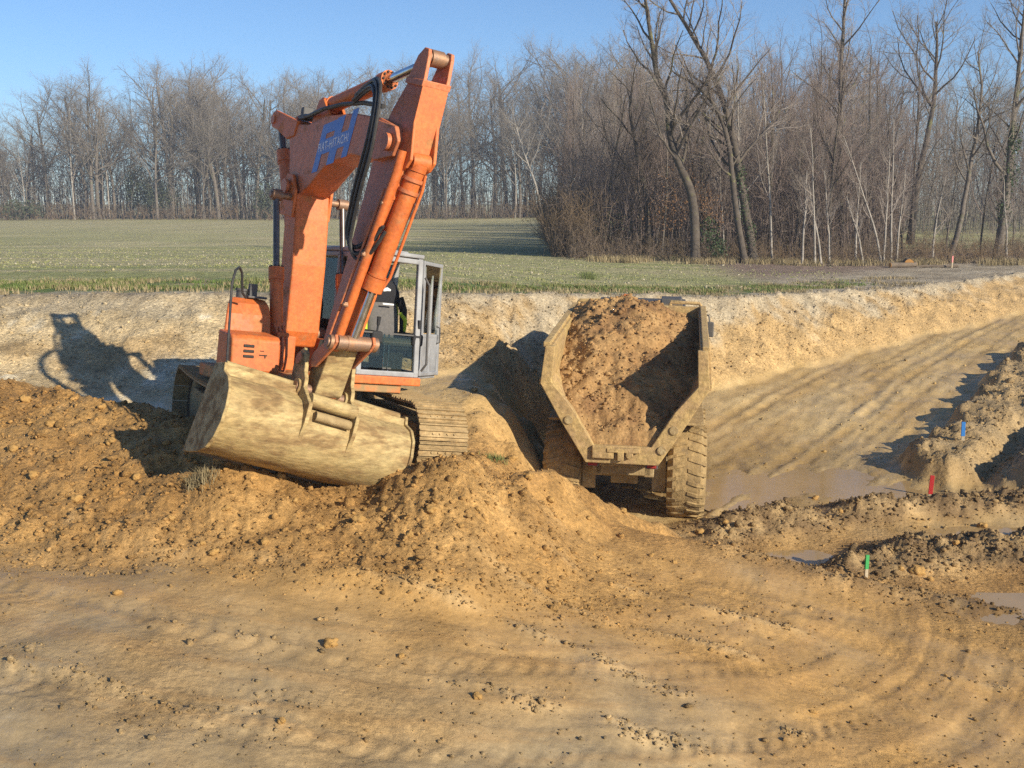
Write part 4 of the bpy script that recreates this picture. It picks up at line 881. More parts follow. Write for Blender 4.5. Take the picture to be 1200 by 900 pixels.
# ------------------------------------------------------------------ articulated dumper
def build_dumper():
    root = empty('dumper_truck', DU_O, R(90 - DU_YAW))
    root.rotation_euler[0] = R(0.8)
    tag(root, 'muddy cream yellow articulated dumper truck seen from behind, loaded with soil', 'truck')
    # local: +x forwards, +y to its left, rear lip at x = 0
    def sec(x):                       # outer section of the body (y, z) at distance x from the rear lip
        k = min(max(x / 0.9, 0), 1); fl = 1.22 + 0.0 * k
        top = 3.02 + 0.22 * min(max(x / 4.4, 0), 1)
        return [(-1.24, top), (-1.29, 2.42), (-0.98, 1.86 - .02 * k), (-0.56, fl), (0.56, fl), (0.98, 1.86 - .02 * k), (1.29, 2.42), (1.22, top)]
    def sec_in(x):
        top = 3.02 + 0.22 * min(max(x / 4.4, 0), 1)
        return [(-1.16, top), (-1.19, 2.45), (-0.90, 1.95), (-0.50, 1.36), (0.50, 1.36), (0.90, 1.95), (1.19, 2.45), (1.14, top)]
    xs = [0.0, 0.5, 1.4, 2.6, 3.6, 4.5]; vs = []; fs = []
    for x in xs: vs += [(x, y, z) for y, z in sec(x)] + [(x, y, z) for y, z in sec_in(x)]
    n = 8; K = 16; loop = list(range(8)) + list(range(15, 7, -1))
    for i in range(len(xs) - 1):
        for a, b in zip(loop, loop[1:] + loop[:1]): fs.append((i * K + a, i * K + b, (i + 1) * K + b, (i + 1) * K + a))
    for e_ in (0, len(xs) - 1):
        for a in range(7): fs.append((e_ * K + a, e_ * K + a + 1, e_ * K + 8 + a + 1, e_ * K + 8 + a))
    m = MB(); m.add(vs, fs); body = m.build('dump_body', 'dumper_yellow', root, 0.012)
    # head board
    o = [(y, z) for y, z in sec(4.5)]; o[0] = (-1.2, 3.28); o[-1] = (1.2, 3.28)
    m = MB(); m.add([(4.5, y, z) for y, z in o] + [(4.6, y, z) for y, z in o], [tuple(range(8)), tuple(range(15, 7, -1))] + [(i, i + 8, (i + 1) % 8 + 8, (i + 1) % 8) for i in range(8)])
    m.box((4.72, 0, 3.26), (0.40, 1.7, 0.05)); m.build('head_board', 'dumper_yellow', body, 0.01)
    # thick rear frame round the mouth
    m = MB(); so_ = sec(0); si = sec_in(0)
    so_ = [(y * 1.03, z - (0.05 if z < 1.5 else 0.0)) for y, z in so_]; si = [(y * (0.91 if z < 2.2 else 0.965), z + (0.10 if z < 2.2 else 0)) for y, z in si]
    for i in range(7):
        q = [(-0.09, *so_[i]), (-0.09, *so_[i + 1]), (-0.09, *si[i + 1]), (-0.09, *si[i]), (0.06, *so_[i]), (0.06, *so_[i + 1]), (0.06, *si[i + 1]), (0.06, *si[i])]
        if i in (0, 6): q = [(a, b, c) for a, b, c in q]
        m.add(q, [(3, 2, 1, 0), (4, 5, 6, 7), (0, 1, 5, 4), (2, 3, 7, 6)] + ([(3, 0, 4, 7)] if i == 0 else []) + ([(1, 2, 6, 5)] if i == 6 else []))
    import bmesh
    rim = m.build('rear_rim', 'dumper_yellow', body)
    bm = bmesh.new(); bm.from_mesh(rim.data); bmesh.ops.remove_doubles(bm, verts=bm.verts[:], dist=1e-4); bmesh.ops.recalc_face_normals(bm, faces=bm.faces[:]); bm.to_mesh(rim.data); bm.free()
    md = rim.modifiers.new('bevel', 'BEVEL'); md.width = 0.012; md.segments = 2; md.limit_method = 'ANGLE'
    for y in (-1.0, 1.0):
        for x in (1.2, 2.4, 3.6):
            m = MB(); s_ = math.copysign(1, y); m.bar((x, s_ * 1.28, 3.0), (x, s_ * 1.335, 2.42), 0.10, 0.07, (1, 0, 0)); m.bar((x, s_ * 1.335, 2.42), (x, s_ * 0.62, 1.20), 0.10, 0.07, (1, 0, 0)); m.build('body_rib', 'dumper_yellow', body, 0.01)
    for s_ in (-1, 1):
        m = MB(); m.bar((0.0, s_ * 1.245, 3.03), (4.5, s_ * 1.245, 3.26), 0.11, 0.09); m.build('top_rail', 'dumper_yellow', body, 0.012)
        m = MB(); m.bar((0.1, s_ * 1.33, 2.42), (4.5, s_ * 1.33, 2.42), 0.07, 0.10); m.build('side_rail', 'dumper_yellow', body, 0.01)
    # tail latch on the rear rim
    m = MB(); m.box((-0.12, 0.30, 1.36), (0.06, 0.34, 0.20)); m.box((-0.13, -0.02, 1.40), (0.07, 0.52, 0.07)); m.box((-0.13, 0.02, 1.31), (0.08, 0.10, 0.15)); m.cyl((-0.16, -0.12, 1.33), (-0.10, -0.12, 1.33), 0.06, 12); m.build('tail_latch', 'dumper_yellow', body, 0.01)
    for y, z in ((0.86, 1.85), (-0.80, 1.75), (-0.62, 1.42)):
        m = MB(); m.cyl((-0.115, y, z), (-0.08, y, z), 0.07, 14); m.build('tow_eye', 'mud_steel', body, 0.006)
    for s_ in (-1, 1):
        m = MB(); m.box((0.05, s_ * 0.47, 1.13), (0.07, 0.20, 0.09)); tl_ = m.build('tail_light', 'cab_dark', root, 0.01)
        m = MB(); m.box((0.012, s_ * 0.47, 1.13), (0.02, 0.15, 0.06)); m.build('lens', 'mark_red', tl_, 0.006)
    # chassis
    m = MB(); m.box((2.55, 0.42, 1.0), (4.3, 0.16, 0.30)); m.box((2.55, -0.42, 1.0), (4.3, 0.16, 0.30)); m.cyl((1.2, -0.9, 0.80), (1.2, 0.9, 0.80), 0.15, 16); m.cyl((2.86, -0.9, 0.80), (2.86, 0.9, 0.80), 0.15, 16); m.box((0.5, 0, 1.0), (0.2, 0.9, 0.26)); m.box((1.2, 0, 0.82), (0.5, 0.46, 0.46)); m.box((1.8, 0, 1.12), (3.2, 0.9, 0.12)); m.cyl((4.7, 0, 0.95), (5.4, 0, 0.95), 0.28, 16)
    m.build('chassis', 'mud_steel', root, 0.015)
    m = MB(); m.box((6.6, 0, 1.0), (3.0, 1.1, 0.4)); m.build('tractor_frame', 'mud_steel', root, 0.015)
    # wheels
    def wheel(x, y):
        s_ = math.copysign(1, y); prof = []
        R0, hw = 0.80, 0.315
        pr = [(-hw + .05, .36), (-hw, .44), (-hw - .005, .60), (-hw + .03, .72), (-hw + .09, .775), (0, .79), (hw - .09, .775), (hw - .03, .72), (hw + .005, .60), (hw, .44), (hw - .05, .36)]
        m = MB(); m.lathe(pr, 'y', 48, (x, y, 0.80)); 
        tyre = m.build('wheel', 'tyre_mud', root, smooth=True)
        tr = MB(); Nl = 26
        for k in range(Nl):
            for sd in (-1, 1):
                a = 2 * math.pi * (k + (0.5 if sd > 0 else 0)) / Nl
                p = []
                for (w0, da) in ((0.02, 0.0), (0.17, 0.055), (0.31, 0.10)):
                    p.append((w0 * sd, a + da))
                for (w0, a0), (w1, a1) in zip(p[:-1], p[1:]):
                    def P(w, aa, rr): return (x + rr * math.cos(aa), y + w, 0.80 + rr * math.sin(aa))
                    d_ = 0.042; r0 = 0.775 - 0.02 * (abs(w0) > .25) ; r1 = 0.775 - 0.045 * (abs(w1) > .25); rt0 = r0 + 0.03; rt1 = r1 + 0.03
                    tr.add([P(w0, a0 - d_, r0), P(w1, a1 - d_, r1), P(w1, a1 + d_, r1), P(w0, a0 + d_, r0), P(w0, a0 - d_ * .8, rt0), P(w1, a1 - d_ * .8, rt1), P(w1, a1 + d_ * .8, rt1), P(w0, a0 + d_ * .8, rt0)],
                           [(3, 2, 1, 0), (4, 5, 6, 7), (0, 1, 5, 4), (1, 2, 6, 5), (2, 3, 7, 6), (3, 0, 4, 7)])
        tr.build('tread', 'tyre_mud', tyre)
        m = MB(); m.lathe([(-.20, .05), (-.20, .34), (-.26, .38), (.26, .38), (.20, .34), (.12 , .30), (.10, .16), (.22, .14), (.22, .02)], 'y', 32, (x, y, 0.80))
        if s_ < 0: m.v = [(a, 2 * y - b, c) for a, b, c in m.v]
        m.build('rim', 'dumper_yellow', tyre, smooth=True)
    for x in (1.20, 2.86, 6.9):
        for y in (-1.03, 1.03): wheel(x, y)
    for s_ in (-1, 1):
        m = MB(); m.box((2.0, s_ * 1.03, 1.70), (2.6, 0.5, 0.04)); m.build('mudguard', 'mud_steel', root, 0.01)
        m = MB(); m.box((0.72, s_ * 0.58, 0.86), (0.03, 0.22, 0.62)); m.build('mudflap', 'mud_steel', root, 0.005)
    # cab
    x0, x1, hw, z0, z1 = 5.2, 6.7, 0.88, 1.7, 3.22
    m = MB(); m.box(((x0 + x1) / 2, 0, 2.0), (x1 - x0, hw * 2, 0.7))
    for x in (x0 + .05, x1 - .05):
        for y in (-hw + .05, hw - .05): m.bar((x, y, 2.3), (x, y, z1 - .08), 0.09)
    cab = m.build('cab', 'dumper_yellow', root, 0.02)
    m = MB(); m.box(((x0 + x1) / 2, 0, z1 - 0.03), (x1 - x0 + .12, hw * 2 + .06, 0.09)); m.box(((x0 + x1) / 2 - .1, -0.62, z1 + 0.05), (0.6, 0.42, 0.14)); m.build('cab_roof', 'cab_dark', cab, 0.02)
    m = MB(); m.box((x0 + .03, 0, 2.78), (0.01, hw * 2 - .2, 0.78)); m.build('window_pane', 'dusty_glass', cab)
    m = MB(); m.box((x1 - .03, 0, 2.78), (0.01, hw * 2 - .2, 0.78)); m.build('window_pane', 'dusty_glass', cab)
    m = MB(); m.cyl((x0 + .25, 0.32, z1), (x0 + .25, 0.32, z1 + .05), 0.08, 14); m.tube([(x0 + .25, 0.32, z1 + .05), (x0 + .25, 0.32, z1 + .14), (x0 + .25, 0.32, z1 + .19), (x0 + .25, 0.32, z1 + .205)], [0.075, 0.07, 0.045, 0.01], 16); m.build('beacon', 'beacon', cab, smooth=True)
    m = MB(); m.prism([(6.7, 1.3), (8.5, 1.3), (8.6, 1.9), (8.3, 2.25), (6.7, 2.4)], -0.85, 0.85); m.build('bonnet', 'dumper_yellow', root, 0.05)
    m = MB(); m.box((x0 - .1, -0.5, 3.10), (0.35, 0.5, 0.14)); m.build('air_intake', 'dumper_yellow', cab, 0.03)
    # guard rails over the head board
    for s_ in (-1, 1):
        m = MB(); a = 1.20 * s_; b = (0.80 if s_ > 0 else 0.62) * s_
        m.tube([(4.66, a, 3.0), (4.66, a, 3.30), (4.66, a * 0.985, 3.335), (4.66, b, 3.35), (4.66, b * 0.985, 3.31), (4.66, b, 3.05)], 0.035, 10); m.build('guard_rail', 'dumper_yellow', root, smooth=True)
    # mirrors
    for s_ in (-1, 1):
        m = MB(); m.tube([(5.4, s_ * .9, 3.0), (5.3, s_ * 1.2, 3.12), (5.1, s_ * 1.38, 3.05), (5.1, s_ * 1.40, 2.92)], 0.014, 8); mm_ = m.build('mirror', 'cab_dark', root, smooth=True)
        m = MB(); m.box((5.1, s_ * 1.40, 2.78), (0.07, 0.17, 0.30)); m.build('mirror_head', 'cab_dark', mm_, 0.02)
    return root
build_dumper()

def build_load():
    # heap of soil in the body, as a height field clipped to the inside of the body
    ca, sa = math.cos(R(90 - DU_YAW)), math.sin(R(90 - DU_YAW))
    X, Y = np.meshgrid(np.linspace(-0.02, 4.48, 120), np.linspace(-1.22, 1.22, 70), indexing='ij')
    x = X.ravel(); y = Y.ravel()
    topz = 3.02 + 0.22 * np.clip(x / 4.4, 0, 1)
    crest = np.interp(x, [0, 0.25, 1.0, 2.2, 3.1, 4.0, 4.5], [1.62, 1.80, 2.46, 3.15, 3.50, 3.42, 3.20])
    side = np.interp(x, [0, 0.3, 1.2, 2.4, 3.4, 4.5], [1.58, 1.72, 2.24, 2.70, 2.95, 3.0])
    yy = y - 0.10
    prof = 1 - np.abs(yy / 1.2) ** 1.9
    z = side + (crest - side) * prof + 0.14 * np.clip(yy, 0, 1) * np.clip(x / 2, 0, 1)
    z += 0.10 * fbm(x * 1.3 + 4, y * 1.3, 201, 4) + 0.05 * fbm(x * 5, y * 5, 202, 4, 0.6)
    for sc_, am in ((4, 0.05), (9, 0.03), (19, 0.02)):
        d, i_ = cell(x * sc_, y * sc_, 210 + sc_); z += np.sqrt(np.clip(1 - (d / 0.6) ** 2, 0, 1)) * i_ * am
    fl = np.interp(np.abs(y), [0, 0.50, 0.90, 1.19, 1.3], [1.36, 1.36, 1.95, 2.45, 2.9])
    z = np.maximum(z, fl - 0.02); z = np.where(x < 0, fl - 0.03, z)
    V = np.stack([x, y, z], 1)
    r, c = X.shape; idx = np.arange(r * c).reshape(r, c)
    F = np.stack([idx[:-1, :-1], idx[1:, :-1], idx[1:, 1:], idx[:-1, 1:]], -1).reshape(-1, 4)
    # keep faces inside the body and close the underside
    me = np_mesh('soil_load', V, F)
    o = link('soil_load', me, 'load_soil', None, smooth=True)
    o.location = DU_O; o.rotation_euler = (0, 0, R(90 - DU_YAW))
    tag(o, 'heap of brown clay soil loaded in the open body of the dumper truck', 'soil heap')
    return V
mat('load_soil', (0.335, 0.195, 0.080), 0.97, 0, 0.15, var=(0.40, 0.25, 0.11), vscale=2.2, var2=(0.24, 0.135, 0.06), v2scale=1.6, v2lo=0.45, v2hi=0.62, bump=0.9, bscale=16, grain=0.35, gscale=22)
LOADV = build_load()
# ------------------------------------------------------------------ puddles, clods, stakes
puddle('puddle', 5.0, 21.0, 3.3, 3.0, -0.035, 3, 0.5)
for i_, (cx_, cy_, rx_, ry_) in enumerate(PUDDLES):
    puddle('puddle', cx_, cy_, rx_ * 1.35, ry_ * 1.35, float(height(np.array([cx_]), np.array([cy_]), False)[0][0]) + (0.085, 0.075, 0.02)[i_], 5 + i_)

PHI = (1 + 5 ** 0.5) / 2
ICO_V = np.array([(-1, PHI, 0), (1, PHI, 0), (-1, -PHI, 0), (1, -PHI, 0), (0, -1, PHI), (0, 1, PHI), (0, -1, -PHI), (0, 1, -PHI), (PHI, 0, -1), (PHI, 0, 1), (-PHI, 0, -1), (-PHI, 0, 1)]) / math.sqrt(1 + PHI ** 2)
ICO_F = np.array([(0, 11, 5), (0, 5, 1), (0, 1, 7), (0, 7, 10), (0, 10, 11), (1, 5, 9), (5, 11, 4), (11, 10, 2), (10, 7, 6), (7, 1, 8), (3, 9, 4), (3, 4, 2), (3, 2, 6), (3, 6, 8), (3, 8, 9), (4, 9, 5), (2, 4, 11), (6, 2, 10), (8, 6, 7), (9, 8, 1)])
def sub_ico(V, F):
    V = list(map(tuple, V)); cache = {}; out = []
    def mid(a, b):
        k = (min(a, b), max(a, b))
        if k not in cache:
            p = (np.array(V[a]) + np.array(V[b])) / 2; p /= np.linalg.norm(p); V.append(tuple(p)); cache[k] = len(V) - 1
        return cache[k]
    for a, b, c in F:
        x, y, z = mid(a, b), mid(b, c), mid(c, a); out += [(a, x, z), (b, y, x), (c, z, y), (x, y, z)]
    return np.array(V), np.array(out)
ICO2_V, ICO2_F = sub_ico(ICO_V, ICO_F)

def scatter_clods(name, P, S, base_v, base_f, m, seed=1, colours=None):
    r = np.random.default_rng(seed); n = len(P); k = len(base_v)
    q = r.normal(size=(n, 4)); q /= np.linalg.norm(q, axis=1)[:, None]
    w, x, y, z = q.T
    Rm = np.stack([np.stack([1 - 2 * (y * y + z * z), 2 * (x * y - z * w), 2 * (x * z + y * w)], -1), np.stack([2 * (x * y + z * w), 1 - 2 * (x * x + z * z), 2 * (y * z - x * w)], -1), np.stack([2 * (x * z - y * w), 2 * (y * z + x * w), 1 - 2 * (x * x + y * y)], -1)], 1)
    sh = base_v[None] * (1 + 0.42 * r.uniform(-1, 1, (n, k, 1))) * r.uniform(0.5, 1.25, (n, 1, 3))
    V = np.einsum('nij,nkj->nki', Rm, sh) * S[:, None, None]
    V[:, :, 2] *= 0.8
    V += P[:, None, :]
    F = (base_f[None] + (np.arange(n) * k)[:, None, None]).reshape(-1, 3)
    me = np_mesh(name, V.reshape(-1, 3), F)
    if colours is not None:
        a = me.color_attributes.new('soil_colour', 'FLOAT_COLOR', 'POINT')
        cc = np.repeat(np.concatenate([colours, np.ones((n, 1))], 1), k, 0); a.data.foreach_set('color', cc.astype(np.float32).ravel())
    return link(name, me, m, None)

def clod_positions(n, seed):
    r = np.random.default_rng(seed)
    y = np.exp(r.uniform(math.log(6.0), math.log(40), n * 6)); x = y * r.uniform(-0.60, 0.60, n * 6)
    z, m = height(x, y)
    w = 0.55 * np.clip(m['rough'], 0, 1) + m['fore'] * (0.04 + 0.9 * m['wind'] + 0.4 * np.clip(m['crumb'], 0, 0.6) + 0.5 * sst(0.9, 0, np.abs(y - m['ytoe']) ) * (x < 1.5)) + 1.1 * m['bank'] * sst(-6, -1, x) + 0.3 * m['bank'] + 0.05 * m['roadm'] + 0.6 * np.clip(m['rg'] / .1, 0, 1)
    keep = r.uniform(0, 1, len(x)) < w * 0.9
    x, y, z = x[keep][:n], y[keep][:n], z[keep][:n]; mm = {k: v[keep][:n] for k, v in m.items()}
    col, wet = soil_colour(x, y, z, mm)
    return x, y, z, mm, np.clip(col * r.uniform(0.75, 1.12, (len(x), 1)), 0, 1), r
x_, y_, z_, m_, c_, r_ = clod_positions(33000, 5)
S_ = np.clip(np.exp(r_.normal(-4.25, 0.52, len(x_))), 0.007, 0.07) * (0.75 + 0.35 * np.clip(m_['rough'], 0, 1)) * np.interp(y_, [6, 12, 30], [0.75, 1.0, 1.5])
big = S_ > 0.034
o = scatter_clods('small_clods', np.stack([x_, y_, z_ + S_ * 0.25], 1)[~big], S_[~big], ICO_V, ICO_F, 'soil', 11, c_[~big]); tag(o, 'small crumbs of clay scattered over the worked ground', 'soil', kind='stuff')
o = scatter_clods('soil_clods', np.stack([x_, y_, z_ + S_ * 0.25], 1)[big], S_[big], ICO_V, ICO_F, 'soil', 12, c_[big]); tag(o, 'lumps of clay lying over the spoil banks and ruts', 'soil', kind='stuff')
# crumbs on the load
n = 3200; r_ = np.random.default_rng(3); ii = r_.integers(0, len(LOADV), n); P = LOADV[ii] + np.stack([r_.uniform(-.02, .02, n), r_.uniform(-.02, .02, n), np.zeros(n)], 1)
ok = (np.abs(P[:, 1]) < 1.10) & (P[:, 0] > 0.05); P = P[ok]; S2 = np.clip(np.exp(r_.normal(-4.1, 0.55, len(P))), 0.008, 0.07)
o = scatter_clods('load_clods', P, S2, ICO_V, ICO_F, 'load_soil', 21); o.location = DU_O; o.rotation_euler = (0, 0, R(90 - DU_YAW)); tag(o, 'crumbly clods on top of the load of soil', 'soil', kind='stuff')
# single larger clods
CL = []
for k in range(3):
    rr_ = np.random.default_rng(90 + k); V, F = sub_ico(ICO2_V, ICO2_F)
    V = V * (1 + 0.40 * fbm(V[:, 0] * 1.7 + 5 * k, V[:, 1] * 1.7 + V[:, 2] * 1.3, 300 + k, 3)[:, None]) * np.array([1, .8, .62]) + rr_.normal(0, 0.03, V.shape)
    me = np_mesh('clay_clod', V, F); me.materials.append(MATS['clod']); CL.append(me)
spots = [(330, 560, .10), (388, 757, .09), (137, 697, .07), (237, 640, .06), (265, 600, .07), (345, 590, .08), (480, 628, .06), (655, 645, .05), (763, 652, .06), (704, 655, .05), (900, 657, .05), (1075, 672, .13), (1055, 668, .09), (1090, 680, .08), (40, 560, .09), (90, 590, .10), (130, 520, .09), (60, 500, .1), (160, 560, .08), (200, 610, .07), (250, 655, .07), (310, 640, .06), (420, 610, .08), (400, 650, .05), (560, 600, .06), (620, 560, .09), (600, 540, .11), (645, 590, .08), (690, 610, .07), (730, 600, .07), (820, 625, .10), (850, 615, .09), (955, 585, .10), (1000, 640, .07), (985, 600, .08), (1150, 620, .10), (1120, 640, .09), (330, 850, .06), (470, 770, .05), (560, 820, .05), (655, 710, .04), (790, 660, .05), (30, 470, .1), (15, 530, .09), (540, 620, .07), (585, 655, .05), (505, 600, .08), (450, 600, .07), (375, 620, .07), (120, 480, .09)]
for i, (a, b, s_) in enumerate(spots):
    rdir = px_ray(a, b); t = np.linspace(5, 40, 700); pts = CAM[None] + rdir[None] * t[:, None]
    h, _ = height(pts[:, 0], pts[:, 1]); hit = np.argmax(pts[:, 2] < h); p = pts[hit]
    o = bpy.data.objects.new('clay_clod', CL[i % 3]); COL.objects.link(o); o.location = (p[0], p[1], h[hit] + s_ * 0.2); o.rotation_euler = (random.uniform(-.4, .4), random.uniform(-.4, .4), random.uniform(0, 6)); o.scale = (s_ * random.uniform(.6, .9),) * 3
    tag(o, 'loose fist to head sized clod of brown clay on the worked ground', 'clod', 'large clods of clay')

def stake(name, a, b, Y, hpx, m, label, paint=0.55, w=0.045):
    p = at(a, b, Y); z = ground_z(p[0], p[1]); h = hpx / FPX * Y + 0.04
    root = empty(name, (p[0], p[1], z - 0.04), random.uniform(-.3, .3)); root.rotation_euler[0] = random.uniform(-.05, .05); root.rotation_euler[1] = random.uniform(-.06, .06)
    tag(root, label, 'stake')
    q = MB(); q.box((0, 0, h / 2 - .06), (w, w * .6, h + .12)); q.build('shaft', 'stake_wood', root, 0.003)
    q = MB(); q.box((0, 0, h - h * paint / 2 + .003), (w * 1.12, w * .72, h * paint)); q.build('painted_top', m, root, 0.003)
stake('survey_stake', 1090, 577, 19.3, 26, 'stake_red', 'red topped wooden survey stake at the edge of the puddle', 0.8, 0.065)
stake('survey_stake', 1015, 671, 14.4, 32, 'stake_green', 'green topped wooden survey stake in the mud in front', 0.5)
stake('survey_stake', 1128, 518, 21.6, 22, 'stake_blue', 'blue topped survey stake on the block of spoil', 0.7, 0.065)
stake('survey_stake', 1115, 320, 50.0, 14, 'stake_pink', 'thin pinkish survey stake at the edge of the wood', 0.5, 0.05)

# ------------------------------------------------------------------ grass and crop
def blades(name, x, y, z, hgt, wid, m, seed, lean=0.5, nb=3, curve=True):
    r = np.random.default_rng(seed); n = len(x)
    V = []; F = []
    k = 0; allV = []
    for b in range(nb):
        a = r.uniform(0, 2 * np.pi, n); h = hgt * r.uniform(0.6, 1.15, n); ln = lean * h * r.uniform(0.2, 1, n); w = wid * r.uniform(.7, 1.3, n)
        ox = r.normal(0, 0.35, n) * hgt; oy = r.normal(0, 0.35, n) * hgt
        p = np.stack([x + ox, y + oy, z - 0.01], 1); d = np.stack([np.cos(a), np.sin(a), 0 * a], 1); s = np.stack([-np.sin(a), np.cos(a), 0 * a], 1)
        up = np.array([0, 0, 1.0])
        allV.append(np.stack([p - s * w[:, None], p + s * w[:, None], p + d * (ln * .35)[:, None] + up * (h * .6)[:, None] + s * (w * .6)[:, None], p + d * (ln * .35)[:, None] + up * (h * .6)[:, None] - s * (w * .6)[:, None], p + d * ln[:, None] + up * h[:, None]], 1))
    V = np.concatenate(allV).reshape(-1, 3); N_ = len(V) // 5; b0 = np.arange(N_) * 5
    F = np.concatenate([np.stack([b0, b0 + 1, b0 + 2], 1), np.stack([b0, b0 + 2, b0 + 3], 1), np.stack([b0 + 3, b0 + 2, b0 + 4], 1)])
    return link(name, np_mesh(name, V, F), m, None)
r_ = np.random.default_rng(40)
# green verge along the edge of the field
n = 26000; x = r_.uniform(-24, 14, n); off = np.abs(r_.normal(0, 1, n)); y = yb(x) + 1.6 + 2.6 * r_.uniform(0, 1, n) ** 1.2 + 0.6 * fbm(x * .5, x * 0 + 1, 401, 3)
nn = fbm(x * 0.35, y * 0.8, 402, 3); k = (nn + r_.normal(0, .12, n) > 0.0) & (x < 11.5 + r_.normal(0, 1.2, n)); x, y = x[k], y[k]
z, _ = height(x, y); tag(blades('verge_grass', x, y, z, 0.10, 0.010, 'grass_green', 1, 0.8), 'bright green grass along the edge of the field', 'grass', kind='stuff')
n = 9000; x = r_.uniform(-24, 16, n); y = yb(x) + r_.uniform(0.2, 4.5, n); k = fbm(x * 0.5, y * 0.9, 404, 3) > 0.05; x, y = x[k], y[k]
z, _ = height(x, y); tag(blades('dry_grass', x, y, z, 0.13, 0.010, 'grass_dry', 2, 0.8), 'dry straw coloured grass on the verge', 'grass', kind='stuff')
# thin winter crop in the field
n = 26000; yy_ = np.exp(r_.uniform(math.log(33), math.log(150), n)); x = yy_ * r_.uniform(-0.55, 0.30, n); y = yy_
k = (y > yb(x) + 3.2) & (fbm(x * 0.12, y * 0.4, 405, 3) + r_.normal(0, .25, n) > -0.05); x, y = x[k], y[k]
z, _ = height(x, y, False); tag(blades('winter_crop', x, y, z, 0.06, 0.018, 'crop', 3, 0.8, 2), 'thin pale green winter crop in the field', 'crop', kind='stuff')
n = 1500; y = np.exp(r_.uniform(math.log(33), math.log(90), n)); x = y * r_.uniform(-0.55, 0.22, n); k = (y > yb(x) + 2.5) & (fbm(x * .2, y * .5, 407, 3) > -0.05); x, y = x[k], y[k]
z, _ = height(x, y, False); S = r_.uniform(.02, .055, len(x)); tag(scatter_clods('field_stones', np.stack([x, y, z + S * .3], 1), S, ICO_V, ICO_F, 'field_stone', 31), 'pale stones lying on the sown field', 'stones', kind='stuff')

def tuft(name, a, b, m, n, hgt, rad, label, droop=0.7):
    rdir = px_ray(a, b); t = np.linspace(5, 40, 900); pts = CAM[None] + rdir[None] * t[:, None]; h, _ = height(pts[:, 0], pts[:, 1]); p = pts[np.argmax(pts[:, 2] < h)]
    r = np.random.default_rng(int(a)); x = p[0] + r.normal(0, rad, n); y = p[1] + r.normal(0, rad * .7, n); z, _ = height(x, y)
    o = blades(name, x, y, z, hgt, 0.004, m, int(a), droop, 3); tag(o, label, 'plant', kind='stuff'); return o
tuft('grass_tuft', 237, 566, 'grass_dry', 110, 0.15, 0.07, 'uprooted tuft of grey dry grass on the bank below the bucket', 1.3)
tuft('grass_tuft', 578, 538, 'grass_green', 70, 0.10, 0.08, 'small patch of green grass on the dirt mound right of the bucket', 1.2)
tuft('green_weed', 690, 327, 'grass_green', 120, 0.30, 0.14, 'dark green weed standing up from the field verge', 0.8)
# ------------------------------------------------------------------ trees
class Tubes:
    """collects tapering polylines and turns them into one mesh"""
    def __init__(s): s.g = {}
    def add(s, P, r, sides): s.g.setdefault((len(P), sides), []).append((P, r))
    def arrays(s):
        VV = []; FF = []; off = 0
        for (k, n), items in s.g.items():
            P = np.array([i[0] for i in items]); r = np.array([i[1] for i in items]); m = len(items)
            T = np.empty_like(P); T[:, 1:-1] = P[:, 2:] - P[:, :-2]; T[:, 0] = P[:, 1] - P[:, 0]; T[:, -1] = P[:, -1] - P[:, -2]
            T /= np.linalg.norm(T, axis=2, keepdims=True) + 1e-9
            ref = np.where((np.abs(T[:, :1, 2:3]) < 0.8), np.array([0, 0, 1.0]), np.array([1.0, 0.3, 0]))
            U = np.cross(np.broadcast_to(ref, T.shape), T); U /= np.linalg.norm(U, axis=2, keepdims=True) + 1e-9; V = np.cross(T, U)
            a = np.arange(n) * 2 * np.pi / n
            X = P[:, :, None, :] + r[:, :, None, None] * (U[:, :, None, :] * np.cos(a)[None, None, :, None] + V[:, :, None, :] * np.sin(a)[None, None, :, None])
            VV.append(X.reshape(-1, 3))
            j = np.arange(n); q = np.stack([j, (j + 1) % n], 1)
            quad = np.stack([q[:, 0], q[:, 1], q[:, 1] + n, q[:, 0] + n], 1)
            quad = (quad[None] + (np.arange(k - 1) * n)[:, None, None]).reshape(-1, 4)
            FF.append((quad[None] + (np.arange(m) * k * n)[:, None, None]).reshape(-1, 4) + off); off += m * k * n
        return np.concatenate(VV), np.concatenate(FF)

def unit(v): return v / (np.linalg.norm(v) + 1e-9)
def rnd_perp(d, r):
    v = r.normal(size=3); v -= d * (v @ d); return unit(v)

